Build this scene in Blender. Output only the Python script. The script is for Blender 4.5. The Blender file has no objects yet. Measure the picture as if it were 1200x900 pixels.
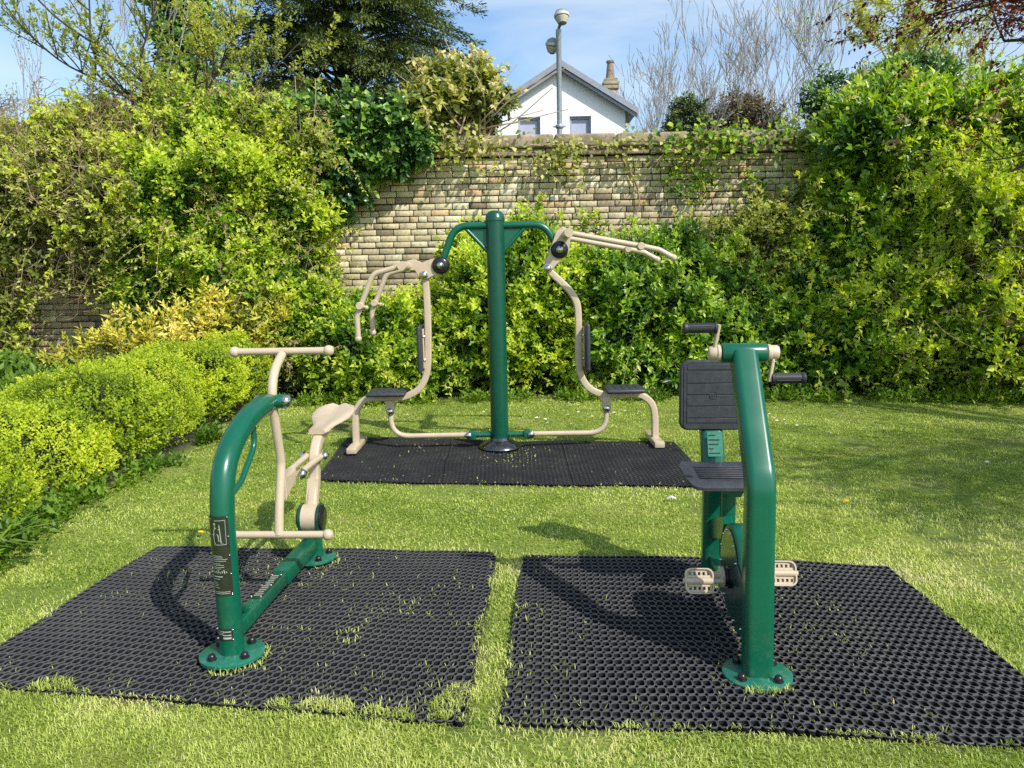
import bpy, bmesh, math, random
import numpy as np
from mathutils import Vector, Matrix

random.seed(7)
RNG = np.random.default_rng(11)
R = math.radians
PI = math.pi
scene = bpy.context.scene
col = scene.collection


# ------------------------------------------------------------------ helpers
def tag(o, label=None, cat=None, group=None, kind=None):
    if label: o['label'] = label
    if cat: o['category'] = cat
    if group: o['group'] = group
    if kind: o['kind'] = kind
    return o


def empty(name, loc=(0, 0, 0), rz=0.0):
    o = bpy.data.objects.new(name, None)
    col.objects.link(o)
    o.location = loc
    o.rotation_euler = (0, 0, rz)
    o.empty_display_size = 0.2
    return o


def fillet(pts, r, n=7):
    """round the inner corners of a polyline"""
    pts = [Vector(p) for p in pts]
    out = [pts[0]]
    for i in range(1, len(pts) - 1):
        a, b, c = pts[i - 1], pts[i], pts[i + 1]
        d1, d2 = (a - b), (c - b)
        l1, l2 = d1.length, d2.length
        d1.normalize(); d2.normalize()
        ang = d1.angle(d2)
        if ang > 3.1:
            out.append(b); continue
        t = min(r / math.tan(ang / 2), l1 * .49, l2 * .49)
        p, q = b + d1 * t, b + d2 * t
        for k in range(n + 1):
            s = k / n
            out.append(p * (1 - s) ** 2 + b * 2 * s * (1 - s) + q * s * s)
    out.append(pts[-1])
    return out


def spline(pts, n=6):
    pts = [Vector(p) for p in pts]
    P = [pts[0] * 2 - pts[1]] + pts + [pts[-1] * 2 - pts[-2]]
    out = []
    for i in range(1, len(P) - 2):
        p0, p1, p2, p3 = P[i - 1], P[i], P[i + 1], P[i + 2]
        for k in range(n):
            t = k / n
            out.append(.5 * ((2 * p1) + (p2 - p0) * t + (2 * p0 - 5 * p1 + 4 * p2 - p3) * t * t
                             + (3 * p1 - p0 - 3 * p2 + p3) * t ** 3))
    out.append(pts[-1])
    return out


def circle_prof(r, n=16):
    return [(r * math.cos(2 * PI * k / n), r * math.sin(2 * PI * k / n)) for k in range(n)]


def rect_prof(w, h, r=.012, n=4):
    out = []
    for cx, cy, a0 in ((w / 2 - r, h / 2 - r, 0), (-w / 2 + r, h / 2 - r, 90), (-w / 2 + r, -h / 2 + r, 180), (w / 2 - r, -h / 2 + r, 270)):
        for k in range(n + 1):
            a = R(a0 + 90 * k / n)
            out.append((cx + r * math.cos(a), cy + r * math.sin(a)))
    return out


class MB:
    """collects shapes; build() links them as one mesh object"""
    def __init__(self, off=(0, 0, 0)):
        self.v, self.f, self.off = [], [], Vector(off)

    def add(self, verts, faces):
        b = len(self.v)
        self.v += [tuple(Vector(p) - self.off) for p in verts]
        self.f += [tuple(b + i for i in f) for f in faces]

    def sweep(self, pts, prof, side=None, caps=True, scale=None):
        """sweep a closed profile; side = fixed direction of the profile's first axis (else parallel transport)"""
        pts = [Vector(p) for p in pts]
        n, m = len(pts), len(prof)
        verts, faces = [], []
        ref = None
        for i, p in enumerate(pts):
            t = (pts[min(i + 1, n - 1)] - pts[max(i - 1, 0)]).normalized()
            if side is not None:
                a = Vector(side); a = (a - t * a.dot(t)).normalized()
            elif ref is None:
                a = t.orthogonal().normalized()
            else:
                a = (ref - t * ref.dot(t)).normalized()
            ref = a
            b = t.cross(a)
            s = 1 if scale is None else scale[i]
            for (x, y) in prof:
                verts.append(p + a * x * s + b * y * s)
        for i in range(n - 1):
            for k in range(m):
                k2 = (k + 1) % m
                faces.append((i * m + k, i * m + k2, (i + 1) * m + k2, (i + 1) * m + k))
        if caps:
            faces.append(tuple(range(m - 1, -1, -1)))
            faces.append(tuple((n - 1) * m + k for k in range(m)))
        self.add(verts, faces)
        return self

    def tube(self, pts, r, n=14, caps=True):
        if isinstance(r, (list, tuple)):
            return self.sweep(pts, circle_prof(1, n), None, caps, r)
        return self.sweep(pts, circle_prof(r, n), None, caps)

    def bevbox(self, c, s, r=.005, seg=2, rot=None):
        bm = bmesh.new()
        bmesh.ops.create_cube(bm, size=1)
        bmesh.ops.scale(bm, vec=s, verts=bm.verts)
        if r > 0:
            bmesh.ops.bevel(bm, geom=list(bm.edges), offset=r, segments=seg, profile=.5, affect='EDGES')
        if rot is not None:
            bmesh.ops.rotate(bm, cent=(0, 0, 0), matrix=rot, verts=bm.verts)
        bmesh.ops.translate(bm, vec=c, verts=bm.verts)
        bm.verts.index_update()
        self.add([v.co.copy() for v in bm.verts], [[v.index for v in f.verts] for f in bm.faces])
        bm.free()
        return self

    def lathe(self, c, axis, prof, n=24):
        """prof: list of (radius, height along axis)"""
        ax = Vector(axis).normalized()
        a = ax.orthogonal().normalized(); b = ax.cross(a)
        c = Vector(c)
        verts, faces, rings = [], [], []
        for (r, h) in prof:
            if r < 1e-6:
                rings.append([len(verts)]); verts.append(c + ax * h)
            else:
                rings.append(list(range(len(verts), len(verts) + n)))
                for k in range(n):
                    t = 2 * PI * k / n
                    verts.append(c + ax * h + a * r * math.cos(t) + b * r * math.sin(t))
        for i in range(len(rings) - 1):
            p, q = rings[i], rings[i + 1]
            for k in range(n):
                k2 = (k + 1) % n
                if len(p) == 1 and len(q) == 1: continue
                if len(p) == 1: faces.append((p[0], q[k], q[k2]))
                elif len(q) == 1: faces.append((p[k], p[k2], q[0]))
                else: faces.append((p[k], p[k2], q[k2], q[k]))
        for ring, rev in ((rings[0], True), (rings[-1], False)):
            if len(ring) > 1: faces.append(tuple(reversed(ring)) if rev else tuple(ring))
        self.add(verts, faces)
        return self

    def ball(self, c, r, n=16):
        pr = [(r * math.sin(PI * k / 8), -r * math.cos(PI * k / 8)) for k in range(9)]
        pr[0] = (0, -r); pr[-1] = (0, r)
        return self.lathe(c, (0, 0, 1), pr, n)

    def dome(self, c, axis, r, h, n=16, base=0.0):
        pr = [(r, -base)] if base else []
        pr += [(r * math.cos(PI / 2 * k / 6), h * math.sin(PI / 2 * k / 6)) for k in range(6)] + [(0, h)]
        return self.lathe(c, axis, pr, n)

    def prism(self, poly, a, b, e1, e2, org=(0, 0, 0), bev=0.0):
        """polygon in (e1,e2) extruded from offset a to b along e1 x e2 (optionally with a chamfer)"""
        e1, e2, org = Vector(e1), Vector(e2), Vector(org)
        e3 = e1.cross(e2)
        n = len(poly)
        cx = sum(p[0] for p in poly) / n; cy = sum(p[1] for p in poly) / n
        def ring(h, inset):
            out = []
            for (x, y) in poly:
                d = math.hypot(x - cx, y - cy)
                k = (d - inset) / d if d > 1e-6 else 1
                out.append(org + e1 * (cx + (x - cx) * k) + e2 * (cy + (y - cy) * k) + e3 * h)
            return out
        lv = [ring(a, 0), ring(b, 0)] if not bev else [ring(a, bev), ring(a + bev, 0), ring(b - bev, 0), ring(b, bev)]
        verts = [p for l in lv for p in l]
        faces = [tuple(range(n - 1, -1, -1)), tuple((len(lv) - 1) * n + k for k in range(n))]
        for i in range(len(lv) - 1):
            for k in range(n):
                k2 = (k + 1) % n
                faces.append((i * n + k, i * n + k2, (i + 1) * n + k2, (i + 1) * n + k))
        self.add(verts, faces)
        return self

    def build(self, name, m, parent=None, smooth=True, angle=38):
        me = bpy.data.meshes.new(name)
        me.from_pydata(self.v, [], self.f)
        me.update()
        if smooth:
            me.polygons.foreach_set('use_smooth', [True] * len(me.polygons))
            me.set_sharp_from_angle(angle=R(angle))
        me.materials.append(m)
        o = bpy.data.objects.new(name, me)
        col.objects.link(o)
        if parent is not None: o.parent = parent
        return o


def np_mesh(name, verts, tris, m, parent=None, attrs=None, quads=False, smooth=False):
    me = bpy.data.meshes.new(name)
    k = tris.shape[1]
    me.vertices.add(len(verts)); me.loops.add(tris.size); me.polygons.add(len(tris))
    me.vertices.foreach_set('co', np.ascontiguousarray(verts, dtype=np.float32).ravel())
    me.loops.foreach_set('vertex_index', np.ascontiguousarray(tris, dtype=np.int32).ravel())
    me.polygons.foreach_set('loop_start', np.arange(0, tris.size, k, dtype=np.int32))
    me.polygons.foreach_set('loop_total', np.full(len(tris), k, dtype=np.int32))
    if smooth: me.polygons.foreach_set('use_smooth', np.ones(len(tris), dtype=bool))
    me.update(calc_edges=True)
    for a, vals in (attrs or {}).items():
        at = me.attributes.new(a, 'FLOAT', 'POINT')
        at.data.foreach_set('value', np.ascontiguousarray(vals, dtype=np.float32))
    me.validate()
    me.materials.append(m)
    o = bpy.data.objects.new(name, me)
    col.objects.link(o)
    if parent is not None: o.parent = parent
    return o


def hash01(i, j, k, seed):
    h = (i * 374761393 + j * 668265263 + k * 2147483647 + seed * 974711) & 0xffffffff
    h = ((h ^ (h >> 13)) * 1274126177) & 0xffffffff
    h = (h ^ (h >> 16)) & 0xffffffff
    return h / 4294967295.0


def vnoise(p, seed=0):
    """smooth value noise 0..1, p (N,3)"""
    p = np.asarray(p, dtype=np.float64)
    f = np.floor(p).astype(np.int64); t = p - f
    t = t * t * (3 - 2 * t)
    out = 0
    for dx in (0, 1):
        for dy in (0, 1):
            for dz in (0, 1):
                w = (t[:, 0] if dx else 1 - t[:, 0]) * (t[:, 1] if dy else 1 - t[:, 1]) * (t[:, 2] if dz else 1 - t[:, 2])
                out = out + w * hash01(f[:, 0] + dx, f[:, 1] + dy, f[:, 2] + dz, seed)
    return out


def norm(v):
    return v / np.maximum(np.linalg.norm(v, axis=1, keepdims=True), 1e-9)


# ------------------------------------------------------------------ materials
def new_mat(name):
    m = bpy.data.materials.new(name); m.use_nodes = True
    nt = m.node_tree
    for n in list(nt.nodes): nt.nodes.remove(n)
    out = nt.nodes.new('ShaderNodeOutputMaterial')
    return m, nt, out


def N(nt, t, **kw):
    n = nt.nodes.new(t)
    for k, v in kw.items():
        if k in n.inputs: n.inputs[k].default_value = v
        else: setattr(n, k, v)
    return n


def ramp(nt, stops, interp='LINEAR'):
    n = nt.nodes.new('ShaderNodeValToRGB')
    cr = n.color_ramp; cr.interpolation = interp
    while len(cr.elements) < len(stops): cr.elements.new(.5)
    for e, (p, c) in zip(cr.elements, stops):
        e.position = p; e.color = (*c, 1)
    return n


def paint(name, base, rough=.35, metal=0.0, var=.12, scale=18.0, bump=0.0, bscale=120, coat=0.0, dirt=None, dirt_amt=.3, splash=None):
    m, nt, out = new_mat(name)
    L = nt.links.new
    b = N(nt, 'ShaderNodeBsdfPrincipled', Roughness=rough, Metallic=metal)
    b.inputs['Coat Weight'].default_value = coat
    b.inputs['Coat Roughness'].default_value = .12
    tc = N(nt, 'ShaderNodeTexCoord')
    no = N(nt, 'ShaderNodeTexNoise', Scale=scale, Detail=6.0, Roughness=.6)
    L(tc.outputs['Object'], no.inputs['Vector'])
    lo = tuple(c * (1 - var) for c in base); hi = tuple(min(1, c * (1 + var)) for c in base)
    rp = ramp(nt, [(.3, lo), (.7, hi)])
    L(no.outputs['Fac'], rp.inputs['Fac'])
    colr = rp.outputs['Color']
    if dirt is not None:
        n2 = N(nt, 'ShaderNodeTexNoise', Scale=scale * 2.7, Detail=8.0, Roughness=.7)
        L(tc.outputs['Object'], n2.inputs['Vector'])
        r2 = ramp(nt, [(.52, (0, 0, 0)), (.72, (dirt_amt,) * 3)])
        L(n2.outputs['Fac'], r2.inputs['Fac'])
        mx = N(nt, 'ShaderNodeMix', data_type='RGBA')
        L(r2.outputs['Color'], mx.inputs[0]); L(colr, mx.inputs[6]); mx.inputs[7].default_value = (*dirt, 1)
        colr = mx.outputs[2]
    if splash is not None:
        sx = N(nt, 'ShaderNodeSeparateXYZ'); L(tc.outputs['Object'], sx.inputs[0])
        mr = N(nt, 'ShaderNodeMapRange'); mr.inputs[1].default_value = .30; mr.inputs[2].default_value = .03; L(sx.outputs['Z'], mr.inputs[0])
        n4 = N(nt, 'ShaderNodeTexNoise', Scale=38.0, Detail=8.0, Roughness=.75); L(tc.outputs['Object'], n4.inputs['Vector'])
        r4 = ramp(nt, [(.5, (0, 0, 0)), (.72, (.45, .45, .45))]); L(n4.outputs['Fac'], r4.inputs['Fac'])
        ml = N(nt, 'ShaderNodeMath', operation='MULTIPLY'); L(mr.outputs[0], ml.inputs[0]); L(r4.outputs['Color'], ml.inputs[1])
        mz = N(nt, 'ShaderNodeMix', data_type='RGBA'); L(ml.outputs[0], mz.inputs[0]); L(colr, mz.inputs[6]); mz.inputs[7].default_value = (*splash, 1)
        colr = mz.outputs[2]
    L(colr, b.inputs['Base Color'])
    rr = N(nt, 'ShaderNodeMapRange'); rr.inputs[3].default_value = max(0, rough - .07); rr.inputs[4].default_value = rough + .1
    L(no.outputs['Fac'], rr.inputs[0]); L(rr.outputs[0], b.inputs['Roughness'])
    if bump:
        n3 = N(nt, 'ShaderNodeTexNoise', Scale=bscale, Detail=3.0)
        L(tc.outputs['Object'], n3.inputs['Vector'])
        bp = N(nt, 'ShaderNodeBump', Strength=bump, Distance=.004)
        L(n3.outputs['Fac'], bp.inputs['Height']); L(bp.outputs['Normal'], b.inputs['Normal'])
    L(b.outputs['BSDF'], out.inputs['Surface'])
    return m


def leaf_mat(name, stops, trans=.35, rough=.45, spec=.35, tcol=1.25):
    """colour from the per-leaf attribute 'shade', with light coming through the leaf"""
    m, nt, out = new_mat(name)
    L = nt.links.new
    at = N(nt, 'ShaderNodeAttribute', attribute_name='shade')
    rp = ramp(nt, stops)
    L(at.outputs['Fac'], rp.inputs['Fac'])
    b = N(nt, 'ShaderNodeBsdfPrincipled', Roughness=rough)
    b.inputs['Specular IOR Level'].default_value = spec
    L(rp.outputs['Color'], b.inputs['Base Color'])
    tr = N(nt, 'ShaderNodeBsdfTranslucent')
    hs = N(nt, 'ShaderNodeHueSaturation', Saturation=1.15, Value=tcol, Hue=.49)
    L(rp.outputs['Color'], hs.inputs['Color']); L(hs.outputs['Color'], tr.inputs['Color'])
    mx = N(nt, 'ShaderNodeMixShader', Fac=trans)
    L(b.outputs['BSDF'], mx.inputs[1]); L(tr.outputs['BSDF'], mx.inputs[2])
    L(mx.outputs[0], out.inputs['Surface'])
    return m


GREEN = paint('green_powder_coat', (.001, .095, .05), rough=.27, var=.08, scale=6, coat=.12, bump=.012, bscale=240, dirt=(.04, .11, .06), dirt_amt=.08, splash=(.16, .17, .1))
GREEN_DARK = paint('dark_green_powder_coat', (.003, .05, .032), rough=.25, var=.1, coat=.4)
GREEN_WORN = paint('green_coat_with_dust', (.008, .13, .08), rough=.4, var=.15, scale=14, coat=.2, dirt=(.2, .24, .12), dirt_amt=.5)
CREAM = paint('cream_powder_coat', (.52, .41, .285), rough=.38, var=.05, scale=9, bump=.03, bscale=260, coat=.15, dirt=(.3, .25, .17), dirt_amt=.3)
RUBBER = paint('black_moulded_plastic', (.034, .036, .043), rough=.48, var=.25, scale=30, bump=.12, bscale=300, dirt=(.075, .075, .08), dirt_amt=.6)
GRIP = paint('black_grip_rubber', (.02, .021, .024), rough=.5, var=.2, bump=.1, bscale=200)
STEEL = paint('polished_steel', (.62, .6, .57), rough=.16, metal=1.0, var=.1)
DARK_STEEL = paint('dark_chrome', (.12, .12, .125), rough=.2, metal=.9, var=.3, scale=25)
BOLT_BLACK = paint('black_bolt_cap', (.012, .012, .013), rough=.25, var=.2)
SIGN_BLACK = paint('black_sign_plate', (.022, .026, .017), rough=.3, var=.2, scale=40)
SIGN_INK = paint('pale_sign_ink', (.36, .39, .34), rough=.5, var=.2, scale=90)
STICKER = paint('pale_sticker', (.03, .17, .11), rough=.4, var=.2, scale=60)
MAT_RUBBER = None
STONE = paint('weathered_coping_stone', (.32, .25, .17), rough=.9, var=.4, scale=5, bump=.9, bscale=60, dirt=(.07, .06, .045), dirt_amt=.9)
MORTAR = paint('dark_old_mortar', (.035, .029, .021), rough=.95, var=.4, scale=20, bump=.6, bscale=80)
BARK = paint('brown_bark', (.12, .09, .065), rough=.9, var=.4, scale=12, bump=.6, bscale=60)
BARK_GREY = paint('grey_twig_bark', (.38, .34, .29), rough=.9, var=.3, scale=4)
BARK_PALE = paint('pale_dry_stem', (.34, .26, .15), rough=.9, var=.35, scale=14)
BARK_DRY = paint('dry_brown_stem', (.25, .18, .11), rough=.9, var=.4, scale=14)
BARK_DARK = paint('dark_bark', (.05, .04, .03), rough=.9, var=.4, scale=10)
WHITE_WALL = None
SLATE = paint('grey_painted_boards', (.27, .29, .33), rough=.6, var=.12, scale=8)
ROOF = paint('grey_slate_roof', (.16, .165, .18), rough=.7, var=.3, scale=12, bump=.4, bscale=30)
BLIND = paint('pale_blue_blind', (.42, .44, .56), rough=.5, var=.08, scale=3)
REVEAL = paint('shaded_window_frame', (.30, .32, .40), rough=.6, var=.1)
CHIM = paint('yellow_chimney_stone', (.33, .28, .19), rough=.9, var=.35, scale=9, bump=.6, bscale=30, dirt=(.1, .08, .06), dirt_amt=.6)
CLAY = paint('clay_chimney_pot', (.27, .21, .15), rough=.85, var=.3, scale=12)
GALV = paint('galvanised_pole', (.33, .37, .39), rough=.45, metal=.35, var=.15, scale=16)
LAMPHEAD = paint('grey_lamp_housing', (.24, .25, .24), rough=.45, var=.15)
LENS = paint('cream_lamp_lens', (.55, .52, .42), rough=.2, var=.15, scale=25)
PETAL = paint('white_petals', (.8, .8, .76), rough=.7, var=.05)
YELLOW = paint('yellow_petals', (.75, .52, .015), rough=.7, var=.1)
PAPER = paint('pale_paper', (.62, .56, .55), rough=.7, var=.1)


def brick_mat(name, pale=False):
    m, nt, out = new_mat(name)
    L = nt.links.new
    b = N(nt, 'ShaderNodeBsdfPrincipled', Roughness=.92)
    at = N(nt, 'ShaderNodeAttribute', attribute_name='shade')
    rp = ramp(nt, [(0, (.12, .095, .07)), (.22, (.28, .225, .155)), (.45, (.47, .39, .26)), (.7, (.57, .49, .34)), (.88, (.64, .59, .45)), (1, (.48, .3, .15))])
    L(at.outputs['Fac'], rp.inputs['Fac'])
    tc = N(nt, 'ShaderNodeTexCoord')
    n1 = N(nt, 'ShaderNodeTexNoise', Scale=.9, Detail=8.0, Roughness=.65)
    n2 = N(nt, 'ShaderNodeTexNoise', Scale=26.0, Detail=8.0, Roughness=.75)
    n3 = N(nt, 'ShaderNodeTexNoise', Scale=2.3, Detail=9.0, Roughness=.7)
    for n in (n1, n2, n3): L(tc.outputs['Object'], n.inputs['Vector'])
    # broad stains
    r1 = ramp(nt, [(.34, (.52, .49, .43)), (.55, (1.14, 1.13, 1.08))])
    L(n1.outputs['Fac'], r1.inputs['Fac'])
    mu = N(nt, 'ShaderNodeMix', data_type='RGBA', blend_type='MULTIPLY'); mu.inputs[0].default_value = .75
    L(rp.outputs['Color'], mu.inputs[6]); L(r1.outputs['Color'], mu.inputs[7])
    # speckle
    r2 = ramp(nt, [(.36, (.5, .46, .4)), (.52, (1.15, 1.13, 1.07))])
    L(n2.outputs['Fac'], r2.inputs['Fac'])
    m2 = N(nt, 'ShaderNodeMix', data_type='RGBA', blend_type='MULTIPLY'); m2.inputs[0].default_value = .8
    L(mu.outputs[2], m2.inputs[6]); L(r2.outputs['Color'], m2.inputs[7])
    # lichen / lime bloom
    r3 = ramp(nt, [(.56, (0, 0, 0)), (.7, (.5, .5, .5))])
    L(n3.outputs['Fac'], r3.inputs['Fac'])
    m3 = N(nt, 'ShaderNodeMix', data_type='RGBA')
    L(r3.outputs['Color'], m3.inputs[0]); L(m2.outputs[2], m3.inputs[6]); m3.inputs[7].default_value = (.40, .40, .26, 1)
    L(m3.outputs[2], b.inputs['Base Color'])
    bp = N(nt, 'ShaderNodeBump', Strength=.3, Distance=.004)
    L(n2.outputs['Fac'], bp.inputs['Height']); L(bp.outputs['Normal'], b.inputs['Normal'])
    L(b.outputs['BSDF'], out.inputs['Surface'])
    return m


BRICK = brick_mat('old_stock_brick')


def white_wall_mat():
    m, nt, out = new_mat('white_painted_brickwork')
    L = nt.links.new
    b = N(nt, 'ShaderNodeBsdfPrincipled', Roughness=.75)
    tc = N(nt, 'ShaderNodeTexCoord')
    mp = N(nt, 'ShaderNodeMapping'); mp.inputs['Rotation'].default_value = (R(90), 0, 0)
    L(tc.outputs['Object'], mp.inputs['Vector'])
    br = N(nt, 'ShaderNodeTexBrick', Scale=1.0)
    br.inputs['Brick Width'].default_value = .3; br.inputs['Row Height'].default_value = .1
    br.inputs['Mortar Size'].default_value = .012; br.inputs['Mortar Smooth'].default_value = .4
    br.inputs['Color1'].default_value = (.89, .89, .89, 1); br.inputs['Color2'].default_value = (.87, .87, .875, 1)
    br.inputs['Mortar'].default_value = (.85, .85, .86, 1)
    L(mp.outputs[0], br.inputs['Vector'])
    no = N(nt, 'ShaderNodeTexNoise', Scale=1.6, Detail=6.0)
    L(tc.outputs['Object'], no.inputs['Vector'])
    rp = ramp(nt, [(.3, (.93, .93, .92)), (.65, (1, 1, 1))])
    L(no.outputs['Fac'], rp.inputs['Fac'])
    mu = N(nt, 'ShaderNodeMix', data_type='RGBA', blend_type='MULTIPLY'); mu.inputs[0].default_value = 1
    L(br.outputs['Color'], mu.inputs[6]); L(rp.outputs['Color'], mu.inputs[7])
    L(mu.outputs[2], b.inputs['Base Color'])
    bp = N(nt, 'ShaderNodeBump', Strength=.08, Distance=.006)
    L(br.outputs['Fac'], bp.inputs['Height']); bp.invert = True
    L(bp.outputs['Normal'], b.inputs['Normal'])
    L(b.outputs['BSDF'], out.inputs['Surface'])
    return m


WHITE_WALL = white_wall_mat()

LIME = [(0, (.012, .03, .006)), (.3, (.07, .155, .013)), (.55, (.22, .36, .022)), (.8, (.46, .56, .045)), (1, (.6, .68, .09))]
LF_LIME = leaf_mat('fresh_green_leaves', LIME, trans=.43, tcol=1.6)
LF_MIX = leaf_mat('olive_spring_leaves', [(0, (.03, .04, .01)), (.3, (.11, .145, .028)), (.6, (.26, .31, .055)), (1, (.54, .56, .14))], trans=.42, tcol=1.7)
LF_LAUREL = leaf_mat('glossy_laurel_leaves', [(0, (.008, .022, .008)), (.35, (.055, .135, .018)), (.65, (.18, .33, .03)), (1, (.42, .56, .07))], trans=.36, rough=.32, spec=.5, tcol=1.55)
LF_IVY = leaf_mat('dark_ivy_leaves', [(0, (.008, .022, .009)), (.45, (.045, .12, .022)), (.75, (.14, .27, .04)), (1, (.32, .46, .08))], trans=.2, rough=.3, spec=.6)
LF_HEDGE = leaf_mat('clipped_hedge_leaves', [(0, (.03, .045, .004)), (.3, (.17, .26, .01)), (.6, (.39, .5, .018)), (1, (.64, .68, .05))], trans=.4, tcol=1.35)
LF_YELLOW = leaf_mat('yellow_leaves', [(0, (.12, .14, .02)), (.3, (.36, .38, .035)), (.6, (.66, .58, .07)), (1, (.82, .7, .2))], trans=.3)
LF_VARIEG = leaf_mat('cream_edged_ivy_leaves', [(0, (.07, .09, .015)), (.35, (.26, .3, .045)), (.65, (.46, .45, .1)), (1, (.66, .6, .25))], trans=.3)
LF_CEDAR = leaf_mat('conifer_needles', [(0, (.012, .025, .01)), (.5, (.07, .11, .03)), (1, (.22, .26, .07))], trans=.12, rough=.6, spec=.2)
LF_COPPER = leaf_mat('copper_red_leaves', [(0, (.03, .008, .008)), (.5, (.13, .03, .018)), (1, (.28, .08, .04))], trans=.35)
LF_DRY = leaf_mat('dry_brown_leaves', [(0, (.06, .048, .022)), (1, (.32, .26, .12))], trans=.2)
LF_WEED = leaf_mat('weed_leaves', [(0, (.03, .07, .01)), (.5, (.17, .29, .03)), (1, (.36, .48, .06))], trans=.4, tcol=1.4)
GRASS = leaf_mat('lawn_blades', [(0, (.1, .16, .015)), (.3, (.28, .37, .05)), (.6, (.53, .6, .13)), (.8, (.66, .68, .22)), (1, (.74, .67, .38))], trans=.35, rough=.5, tcol=1.2)


def ground_mat():
    m, nt, out = new_mat('lawn_turf')
    L = nt.links.new
    b = N(nt, 'ShaderNodeBsdfPrincipled', Roughness=.95)
    tc = N(nt, 'ShaderNodeTexCoord')
    n1 = N(nt, 'ShaderNodeTexNoise', Scale=1.2, Detail=7.0, Roughness=.6)
    n2 = N(nt, 'ShaderNodeTexNoise', Scale=55.0, Detail=6.0, Roughness=.7)
    for n in (n1, n2): L(tc.outputs['Object'], n.inputs['Vector'])
    r1 = ramp(nt, [(.3, (.13, .2, .02)), (.5, (.22, .29, .03)), (.68, (.33, .34, .08))])
    L(n1.outputs['Fac'], r1.inputs['Fac'])
    r2 = ramp(nt, [(.3, (.3, .3, .3)), (.6, (1.1, 1.1, 1.1))])
    L(n2.outputs['Fac'], r2.inputs['Fac'])
    mu = N(nt, 'ShaderNodeMix', data_type='RGBA', blend_type='MULTIPLY'); mu.inputs[0].default_value = .85
    L(r1.outputs['Color'], mu.inputs[6]); L(r2.outputs['Color'], mu.inputs[7])
    at = N(nt, 'ShaderNodeAttribute', attribute_name='soil')
    m2 = N(nt, 'ShaderNodeMix', data_type='RGBA')
    L(at.outputs['Fac'], m2.inputs[0]); L(mu.outputs[2], m2.inputs[6])
    r3 = ramp(nt, [(.35, (.018, .015, .011)), (.55, (.045, .042, .025)), (.7, (.13, .14, .045))])
    L(n2.outputs['Fac'], r3.inputs['Fac']); L(r3.outputs['Color'], m2.inputs[7])
    L(m2.outputs[2], b.inputs['Base Color'])
    bp = N(nt, 'ShaderNodeBump', Strength=.8, Distance=.02)
    L(n2.outputs['Fac'], bp.inputs['Height']); L(bp.outputs['Normal'], b.inputs['Normal'])
    L(b.outputs['BSDF'], out.inputs['Surface'])
    return m


TURF = ground_mat()


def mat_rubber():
    # black rubber: dusty worn rims, hole walls coloured near black as painted-in shade
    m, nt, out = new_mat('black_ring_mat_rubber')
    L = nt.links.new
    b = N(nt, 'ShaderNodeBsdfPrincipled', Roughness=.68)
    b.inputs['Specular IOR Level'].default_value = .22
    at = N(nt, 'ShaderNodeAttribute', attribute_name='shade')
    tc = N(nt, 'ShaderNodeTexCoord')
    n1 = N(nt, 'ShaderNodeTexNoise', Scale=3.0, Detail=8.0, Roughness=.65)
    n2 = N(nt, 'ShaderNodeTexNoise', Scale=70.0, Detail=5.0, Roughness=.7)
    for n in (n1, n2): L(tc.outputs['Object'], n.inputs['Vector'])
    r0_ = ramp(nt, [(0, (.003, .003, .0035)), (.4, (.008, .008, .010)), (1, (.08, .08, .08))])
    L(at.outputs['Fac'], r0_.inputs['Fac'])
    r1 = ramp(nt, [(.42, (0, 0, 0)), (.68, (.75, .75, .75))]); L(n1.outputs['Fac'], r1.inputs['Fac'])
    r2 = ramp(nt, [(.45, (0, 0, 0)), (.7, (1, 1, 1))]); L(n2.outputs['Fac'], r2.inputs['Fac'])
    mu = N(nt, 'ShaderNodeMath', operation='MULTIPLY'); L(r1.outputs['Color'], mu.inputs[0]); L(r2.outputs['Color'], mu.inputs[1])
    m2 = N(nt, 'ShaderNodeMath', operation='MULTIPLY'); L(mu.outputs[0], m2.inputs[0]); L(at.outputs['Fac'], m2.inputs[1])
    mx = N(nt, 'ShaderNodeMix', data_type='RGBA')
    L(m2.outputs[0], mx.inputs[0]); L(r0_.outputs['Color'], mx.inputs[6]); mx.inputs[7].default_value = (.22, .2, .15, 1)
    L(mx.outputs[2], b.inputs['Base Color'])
    bp = N(nt, 'ShaderNodeBump', Strength=.25, Distance=.003)
    L(n2.outputs['Fac'], bp.inputs['Height']); L(bp.outputs['Normal'], b.inputs['Normal'])
    L(b.outputs['BSDF'], out.inputs['Surface'])
    return m


MAT_RUBBER = mat_rubber()

# ------------------------------------------------------------------ camera, light, sky
cam = bpy.data.cameras.new('camera')
cam.sensor_width = 36; cam.lens = 27.0
cam.clip_start = .05; cam.clip_end = 2000
co = bpy.data.objects.new('camera', cam); col.objects.link(co)
pitch, roll = R(8.0), .02
fwd = Vector((0, math.cos(pitch), -math.sin(pitch)))
up0 = Vector((0, math.sin(pitch), math.cos(pitch))); r0 = Vector((1, 0, 0))
cr_, sr_ = math.cos(roll), math.sin(roll)
rx = r0 * cr_ - up0 * sr_; upv = r0 * sr_ + up0 * cr_
co.matrix_world = Matrix(((rx.x, upv.x, -fwd.x, 0), (rx.y, upv.y, -fwd.y, 0), (rx.z, upv.z, -fwd.z, 1.5), (0, 0, 0, 1)))
scene.camera = co

SUN_EL = R(43)
SUN_DIR = Vector((.70, -.71, 0)).normalized() * math.cos(SUN_EL) + Vector((0, 0, math.sin(SUN_EL)))
sun = bpy.data.lights.new('sun', 'SUN'); sun.energy = 5.0; sun.angle = R(.5); sun.color = (1, .965, .9)
so = bpy.data.objects.new('sun', sun); col.objects.link(so)
so.rotation_euler = (-SUN_DIR).to_track_quat('-Z', 'Y').to_euler()
so.location = (6, -7, 12)

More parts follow.
